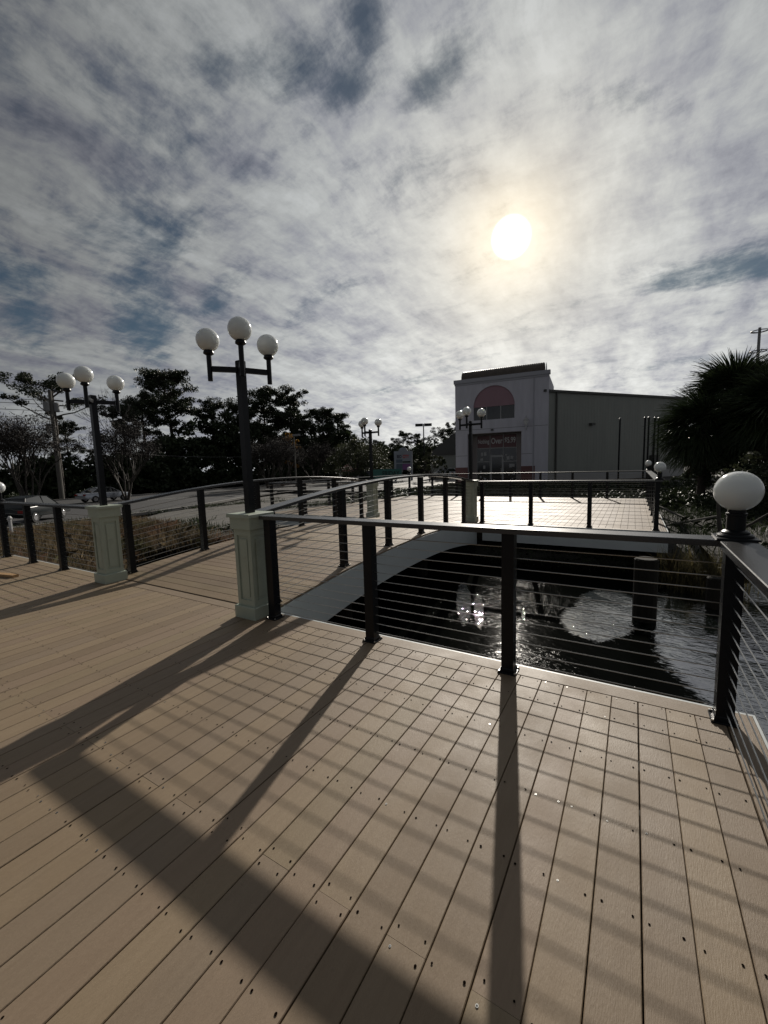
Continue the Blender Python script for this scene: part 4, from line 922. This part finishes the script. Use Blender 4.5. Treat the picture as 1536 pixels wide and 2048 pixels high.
# undergrowth along the far side of the road: one dark mass
rs = random.Random(5); Cc, Rr = [], []
pts = [(-60, -12, 3.6), (-58, 6, 4.0), (-57.5, 20, 3.8), (-57, 31, 4.6), (-60, 39, 8.4), (-60, 52, 10.6), (-56, 62, 10.6), (-52, 72, 9.2), (-50, 84, 6.6), (-44, 100, 7.0), (-30, 104, 7.0)]
for (a, b, h0), (c, d, h1) in zip(pts, pts[1:]):
    L = math.hypot(c-a, d-b); n = int(L*(9 if b < 30 else 15))
    for i in range(n):
        s = rs.random(); h = (h0+(h1-h0)*s)*(.72+.5*rs.random()); z = -1+h*rs.random()**1.15; r = rs.uniform(.7, 1.4)
        Cc.append((a+(c-a)*s+rs.uniform(-3.5, 1.2), b+(d-b)*s+rs.uniform(-1.5, 1.5), z)); Rr.append((r, r, r*.8))
V_, F_ = leafcloud(Cc, Rr, 90, .5, 77); V_[:, 2] = np.maximum(V_[:, 2], -1.05)
link('woodland_undergrowth', fastmesh('undergrowth', V_, F_, M['hedge']), kind='stuff', label='dark tangled woodland undergrowth along the far side of the road')
Cc, Rr = [], []
for i in range(1500):
    x = rs.uniform(-140, 60); y = rs.uniform(120, 136)+abs(x+30)*.1; h = 7+3*mn.noise(Vector((x*.06, 0, 1)))+rs.uniform(0, 2); r = rs.uniform(1.4, 2.8); Cc.append((x, y, -1+h*rs.random())); Rr.append((r, r, r*.7))
V_, F_ = leafcloud(Cc, Rr, 45, .9, 78)
link('distant_woodland', fastmesh('distant_woodland', V_, F_, M['hedge']), kind='stuff', label='distant low line of dark woodland on the horizon')

gc = []
while len(gc) < 2600:
    x, y = rs.uniform(-15.5, 3.0), rs.uniform(20.2, 40.3)
    if x < -15.3+(y-20)*.0 or y > 40.2+(x+12)*.1: continue
    gc.append((x, y, gz(x, y)+.12))
V_, F_ = leafcloud(gc, [(.42, .42, .20)]*len(gc), 26, .12, 91)
link('groundcover', fastmesh('groundcover', V_, F_, M['pineleaf']), kind='stuff', label='dark low groundcover between the far deck and the shop')
# low hedges on the verge by the road
for i, (x, y, w, lab) in enumerate(((-38.6, 15.2, 1.5, 'clipped dark shrub at the base of the utility pole'), (-40.2, 22.6, 1.5, 'clipped dark shrub right of the silver car'), (-38.9, 11.6, 1.2, 'clipped dark shrub behind the dark car'))):
    roundtree('verge_shrub', lab, 'shrub', x-11, y, -1, 1.1, w, 60+i, 'hedge', 'bark', 22, 110, .10, group='clipped shrubs on the verge', tfrac=0)

# palms --------------------------------------------------------------
def frond_mesh(seed, L=1.15, n=34, dead=False):
    rs = random.Random(seed); g = G(); st = .75
    g.tube([(0, 0, 0), (0, st*.5, .03), (0, st, .02)], [.022, .016, .012], 5, False)
    for i in range(n):
        a = -1.35+2.7*i/(n-1)+rs.uniform(-.02, .02); l = L*(1-.30*abs(a/1.35)**2)*rs.uniform(.88, 1.08); droop = rs.uniform(.22, .62)*(1.8 if dead else 1)
        w = .022; dx, dy = math.sin(a), math.cos(a); px_, py_ = dy, -dx; V = []
        for k_, s in enumerate((0, .35, .7, 1)):
            ww = w*(1.0, 1.25, .8, .06)[k_]; z = .03-droop*l*s**2.4-abs(dx)*.10*s+(rs.uniform(-.02, .02) if k_ else 0); c_ = Vector((dx*l*s, st+dy*l*s, z)); V += [c_+Vector((px_*ww, py_*ww, .012)), c_, c_-Vector((px_*ww, py_*ww, -.012))]
        F = []
        for k_ in range(3):
            for j in (0, 1): F.append((3*k_+j, 3*k_+j+1, 3*k_+4+j, 3*k_+3+j))
        g.add(V, F)
    return g.me('frond', M['palmdead' if dead else 'palm'])
FM = [frond_mesh(i) for i in range(6)]; FD = [frond_mesh(20+i, .95, 24, True) for i in range(3)]
def palm(x, y, z0, zc, label, seed, n=44, sc=1.0, dead=14):
    rs = random.Random(seed); t = thing('palm_tree', label, 'palm tree', (x, y, z0), group='fan palms at the right edge'); g = G(); H = zc-z0
    g.tube([(0, 0, 0), (.04, .02, H*.4), (0, 0, H)], [.20, .17, .19], 12)
    for i in range(int(H/.11)):
        for k_ in range(5): a = i*.7+k_*2*PI/5; z = .1+i*.11; g.add([(.16*math.cos(a-.22), .16*math.sin(a-.22), z), (.16*math.cos(a+.22), .16*math.sin(a+.22), z), (.29*math.cos(a), .29*math.sin(a), z+.20)], [(0, 1, 2)])
    g.put('trunk', M['bark'], t)
    for i in range(n):
        el = math.radians(82-118*((i+.5)/n)**.9+rs.uniform(-8, 8)); az = i*2.3999+rs.uniform(-.2, .2); s = sc*rs.uniform(.85, 1.12)
        o = link('frond', FM[i % 6], t, (0, 0, H-.05+.15*math.sin(el)), None)
        # local +Y of the frond points outwards and up by el
        m = Matrix.Rotation(az, 4, 'Z') @ Matrix.Rotation(el, 4, 'X') @ Matrix.Rotation(rs.uniform(-.5, .5), 4, 'Y'); o.rotation_euler = m.to_euler(); o.scale = (s, s, s)
    for i in range(dead):
        el = math.radians(rs.uniform(-82, -52)); az = rs.uniform(0, 2*PI); o = link('dead_frond', FD[i % 3], t, (0, 0, H-.25)); o.rotation_euler = (Matrix.Rotation(az, 4, 'Z') @ Matrix.Rotation(el, 4, 'X')).to_euler(); o.scale = (sc*.9,)*3
palm(2.85, 25.3, -.7, 2.75, 'leftmost fan palm overlapping the warehouse end', 71, 78, 1.2)
palm(4.1, 26.9, -.7, 4.1, 'tallest fan palm below the distant tower', 72, 80, 1.3)
palm(5.2, 23.9, -.7, 3.2, 'fan palm cut by the right picture edge', 73, 78, 1.3)
palm(6.8, 29.2, -.7, 4.4, 'rear fan palm behind the two front palms', 74, 60, 1.3)
def shrub(x, y, z, w, h, label, seed, m='hedge', lf=.06, nc=30, dens=130): return roundtree('shrub', label, 'shrub', x, y, z, h, w, seed, m, 'bark', nc, dens, lf, group='shrubs on the right bank', tfrac=0)
shrub(4.2, 18.3, -.7, 1.4, 2.9, 'leafy olive shrub behind the large foreground globe', 81, 'oakleaf', .09, 56)
shrub(3.5, 24.0, -.7, 1.3, 2.6, 'dark shrub at the foot of the leftmost fan palm', 82, 'hedge', .10, 40)
shrub(2.9, 30.5, -.6, 1.3, 1.5, 'low rounded shrub between the far deck and the path', 83, 'hedge', .09)
shrub(6.4, 23.0, -.7, 2.0, 3.6, 'dark shrub filling the gap under the right palms', 84, 'hedge', .12, 60)
shrub(5.0, 28.5, -.7, 2.2, 3.4, 'tall dark shrub behind the palm trunks', 85, 'hedge', .12, 60)
shrub(5.4, 19.6, -.7, 1.7, 3.2, 'very dark shrub at the right edge under the palms', 87, 'hedge', .11, 60)
shrub(8.0, 25.5, -.7, 2.4, 4.2, 'tall dark shrub mass behind the right edge palm', 88, 'hedge', .13, 70)
shrub(3.9, 21.3, -.7, 1.2, 2.0, 'mid height dark shrub left of the leafy olive shrub', 89, 'hedge', .10, 46)
shrub(7.8, 33.0, -.6, 3.0, 4.6, 'broad dark shrub behind the palms near the path', 90, 'hedge', .16, 70)
shrub(1.35, 19.8, -.6, .5, .8, 'small dark shrub by the back corner of the far deck', 86, 'hedge', .06)
t = thing('mossy_trunk', 'leaning mossy trunk on the right bank behind the corner post', 'tree trunk', (1.95, 13.2, gz(1.95, 13.2)-.1)); g = G(); limb(g, (0, 0, 0), (-.10, .05, 1), 1.7, .07, random.Random(2), 6, .06); limb(g, (0, 0, .1), (.5, -.3, .5), 1.3, .05, random.Random(3), 5, .2)
g.put('trunk', M['barkpale'], t, True)
for i, (a, b, lab) in enumerate((((.6, 17.5, .0), (1.9, 15.3, -.5), 'grey pole lying slanted down the bank beside the far deck'), ((.8, 15.2, -.5), (2.3, 16.2, -.25), 'second grey pole crossing the first on the bank'))):
    g = G(); g.tube([a, b], .035, 7); o = g.put('fallen_pole', M['pole'], label=lab, category='pole', group='poles lying on the right bank')

# grasses ------------------------------------------------------------
def blades(pts, h, w, m, name, label, seed, bend=.4, dead=False):
    rs = np.random.RandomState(seed); P_n = np.array(pts, float); n = len(P_n); a = rs.rand(n)*2*PI; lean = rs.rand(n)*bend; az = rs.rand(n)*2*PI; hh = h*(.45+.9*rs.rand(n)); ww = w*(.6+.8*rs.rand(n))
    ax = np.stack([np.cos(a), np.sin(a), np.zeros(n)], 1)*ww[:, None]; d1 = np.stack([np.cos(az)*lean*.35, np.sin(az)*lean*.35, np.full(n, .55)], 1)*hh[:, None]; d2 = np.stack([np.cos(az)*lean*1.2, np.sin(az)*lean*1.2, 1-lean*.45], 1)*hh[:, None]
    V = np.stack([P_n-ax, P_n+ax, P_n+d1+ax*.7, P_n+d2, P_n+d1-ax*.7], 1).reshape(-1, 3); F = np.arange(n*5).reshape(-1, 5)
    link(name, fastmesh(name, V, F, m), kind='stuff', label=label)
rs = random.Random(9)
def scatter(n, x0, x1, y0, y1, cond, clump=.5):
    out = []
    while len(out) < n:
        cx, cy = rs.uniform(x0, x1), rs.uniform(y0, y1)
        if not cond(cx, cy): continue
        for i in range(9): x, y = cx+rs.gauss(0, clump*.5), cy+rs.gauss(0, clump*.5); out.append((x, y, gz(x, y)-.03))
    return out
def underdeck(x, y): return (-11 < x < .9 and (y < 3.4 or 10.4 < y < 19.6)) or (-7.3 < x < -3.2 and 3 < y < 11)
blades(scatter(26000, -24, -7.5, 2.5, 13.5, lambda x, y: not underdeck(x, y) and chan(x, y) > .25 and mn.noise(Vector((x*.35, y*.35, 5))) > -.28 and y < 8.7+max(0, -13-x)*.22+.6*mn.noise(Vector((x*.7, y*.7, 2)))), .36, .008, M['dry'], 'marsh_grass', 'tangled dry tan marsh grass left of the bridge', 1, .9)
blades(scatter(17000, -20, -8, 3.5, 12.5, lambda x, y: not underdeck(x, y) and y < 8.6+max(0, -13-x)*.2 and chan(x, y) > -.1 and mn.noise(Vector((x*.5+9, y*.5, 1))) > .05), .42, .011, M['dry2'], 'marsh_weeds', 'rust brown weeds among the marsh grass', 2, .8)
blades(scatter(16000, -27, -11, 8, 34, lambda x, y: not underdeck(x, y) and chan(x, y) > 2 and mn.noise(Vector((x*.3, y*.3, 8))) > .08 and not (-25 < x < -16 and 7 < y < 22)), .28, .014, M['hedge'], 'verge_grass', 'short green brown grass on the road verge', 3, .8)
def reedpts(cx, cy, s, n): return [(cx+rs.gauss(0, s), cy+rs.gauss(0, s*.8), -.98) for _ in range(n)]
blades(reedpts(.95, 9.65, .22, 420)+reedpts(1.35, 9.8, .28, 340), .80, .006, M['reed'], 'reeds', 'clump of olive and tan reeds at the right water edge', 4, .75)
blades(scatter(12000, .9, 9, 9.8, 24, lambda x, y: chan(x, y) > .1), .32, .008, M['hedge'], 'bank_grass', 'dark grass and leaf litter on the right bank', 5, 1.0)
blades(scatter(5200, -3.4, 1.2, 9.0, 11.5, lambda x, y: chan(x, y) > -.7), .12, .005, M['pineleaf'], 'bank_debris', 'dead stalks and debris on the bank under the far deck', 6, 1.3)

# ------------------------------------------------------------------ cars
def car(x, y, z, rz, paint, label, kind='sedan', group='cars on the road and in the parking lot'):
    t = thing('parked_car', label, 'car', (x, y, z), rz, group=group)
    if kind == 'sedan': low = [(-2.3, .35), (-2.32, .72), (-2.2, .92), (-1.5, .98), (1.05, .92), (1.95, .80), (2.28, .62), (2.3, .35)]; cab = [(-1.72, .96), (-1.0, 1.36), (-.3, 1.44), (.35, 1.38), (1.15, .93)]
    else: low = [(-2.25, .38), (-2.3, .8), (-2.2, 1.05), (-1.2, 1.08), (1.0, 1.02), (2.0, .92), (2.3, .7), (2.3, .38)]; cab = [(-2.12, 1.05), (-1.75, 1.58), (-.5, 1.70), (.35, 1.62), (1.1, 1.03)]
    def loft(prof, w0, w1, zb):
        n = len(prof); V = []
        for s, ins in ((-1, 0), (1, 0)):
            for a, b in prof: zt = (b-prof[0][1])/(max(p[1] for p in prof)-prof[0][1]+1e-6); V.append((a, s*(w0+(w1-w0)*zt), b))
        return V, n
    g = G(); V, n = loft(low, .90, .84, 0); g.add(V, [tuple(range(n))[::-1], tuple(range(n, 2*n))]+[(i, (i+1) % n, n+(i+1) % n, n+i) for i in range(n)]); b = g.put('body', M[paint], t); bv = b.modifiers.new('b', 'BEVEL'); bv.width = .07; bv.segments = 3; b.data.polygons.foreach_set('use_smooth', [True]*len(b.data.polygons))
    g = G(); V, n = loft(cab, .80, .60, 0); g.add(V, [tuple(range(n))[::-1], tuple(range(n, 2*n))]+[(i, (i+1) % n, n+(i+1) % n, n+i) for i in range(n)]); c = g.put('window', M['carglass'], t)
    g = G(); top = cab[1:-1]; V = [(a, s*(.605 if i not in (0, len(top)-1) else .64), bb+.012+d) for s in (-1, 1) for d in (0, .03) for i, (a, bb) in enumerate(top)]; k = len(top)
    F = [(i, i+1, k+i+1, k+i) for i in range(k-1)]+[(2*k+i, 3*k+i, 3*k+i+1, 2*k+i+1) for i in range(k-1)]+[(k+i, k+i+1, 3*k+i+1, 3*k+i) for i in range(k-1)]+[(0, k, 3*k, 2*k), (k-1, 3*k-1, 4*k-1, 2*k-1)]
    g.add(V, F)
    for s in (-1, 1):
        for (p0, p1) in ((cab[0], cab[1]), (cab[-1], cab[-2])): g.tube([(p0[0], s*.80, p0[1]), (p1[0], s*.63, p1[1]+.02)], .035, 5)
        g.tube([(-.32, s*.81, .95), (-.32, s*.61, cab[2][1])], .03, 5)
    g.put('roof', M[paint], t)
    for wx in (-1.42, 1.42):
        for s in (-1, 1):
            prof = [(.20, -.10), (.32, -.10), (.335, -.06), (.335, .06), (.32, .10), (.20, .10)]
            g = G(); g.lathe(prof, 18); w = g.put('wheel', M['tyre'], t, loc=(wx, s*.82, .33), rot=(PI/2, 0, 0)); g = G(); g.lathe([(.20, -.112), (.19, -.118), (.03, -.10), (.03, .10), (.19, .118), (.20, .112)], 14); g.put('rim', M['rim'], w)
    for s in (-1, 1):
        G().box(2.16, 2.31, min(s*.5, s*.8), max(s*.5, s*.8), .62, .74).put('headlight', M['headl'], t); G().box(-2.34, -2.22, min(s*.5, s*.82), max(s*.5, s*.82), .70, .86).put('tail_light', M['lampred'], t)
        G().box(.75, .92, min(s*.84, s*1.0), max(s*.84, s*1.0), .95, 1.07).put('side_mirror', M[paint], t)
    return t
car(-42.6, 19.7, -.94, math.radians(97), 'carsilver', 'silver sedan driving behind the left lamp pillar').scale = (.92,)*3
car(-29.4, 9.9, -.94, math.radians(128), 'cardark', 'dark blue green hatchback on the road at the far left', 'suv').scale = (.84,)*3
car(-22.6, 54.5, -.42, math.radians(150), 'carwhite', 'pale car parked left of the round shrub')
car(-20.6, 60.5, -.42, math.radians(165), 'carwhite', 'white car parked just left of the shop wall')
car(-35.6, 54.5, -.8, math.radians(20), 'carwhite', 'pale car under the oak between umbrella and banner')
car(-31.8, 50.5, -.8, math.radians(15), 'cardark', 'dark car with bright roof behind the left end of the banner', 'suv')
# small white hydrant-like marker post by the near kerb
t = thing('marker_post', 'short white marker post in the grass at the left', 'post', (-18.9, 5.6, gz(-18.9, 5.6))); G().tube([(0, 0, 0), (0, 0, .75)], .05, 8).put('shaft', M['white'], t); G().lathe([(.075, .752), (.075, .80), (.03, .86)], 8).put('cap', M['white'], t)
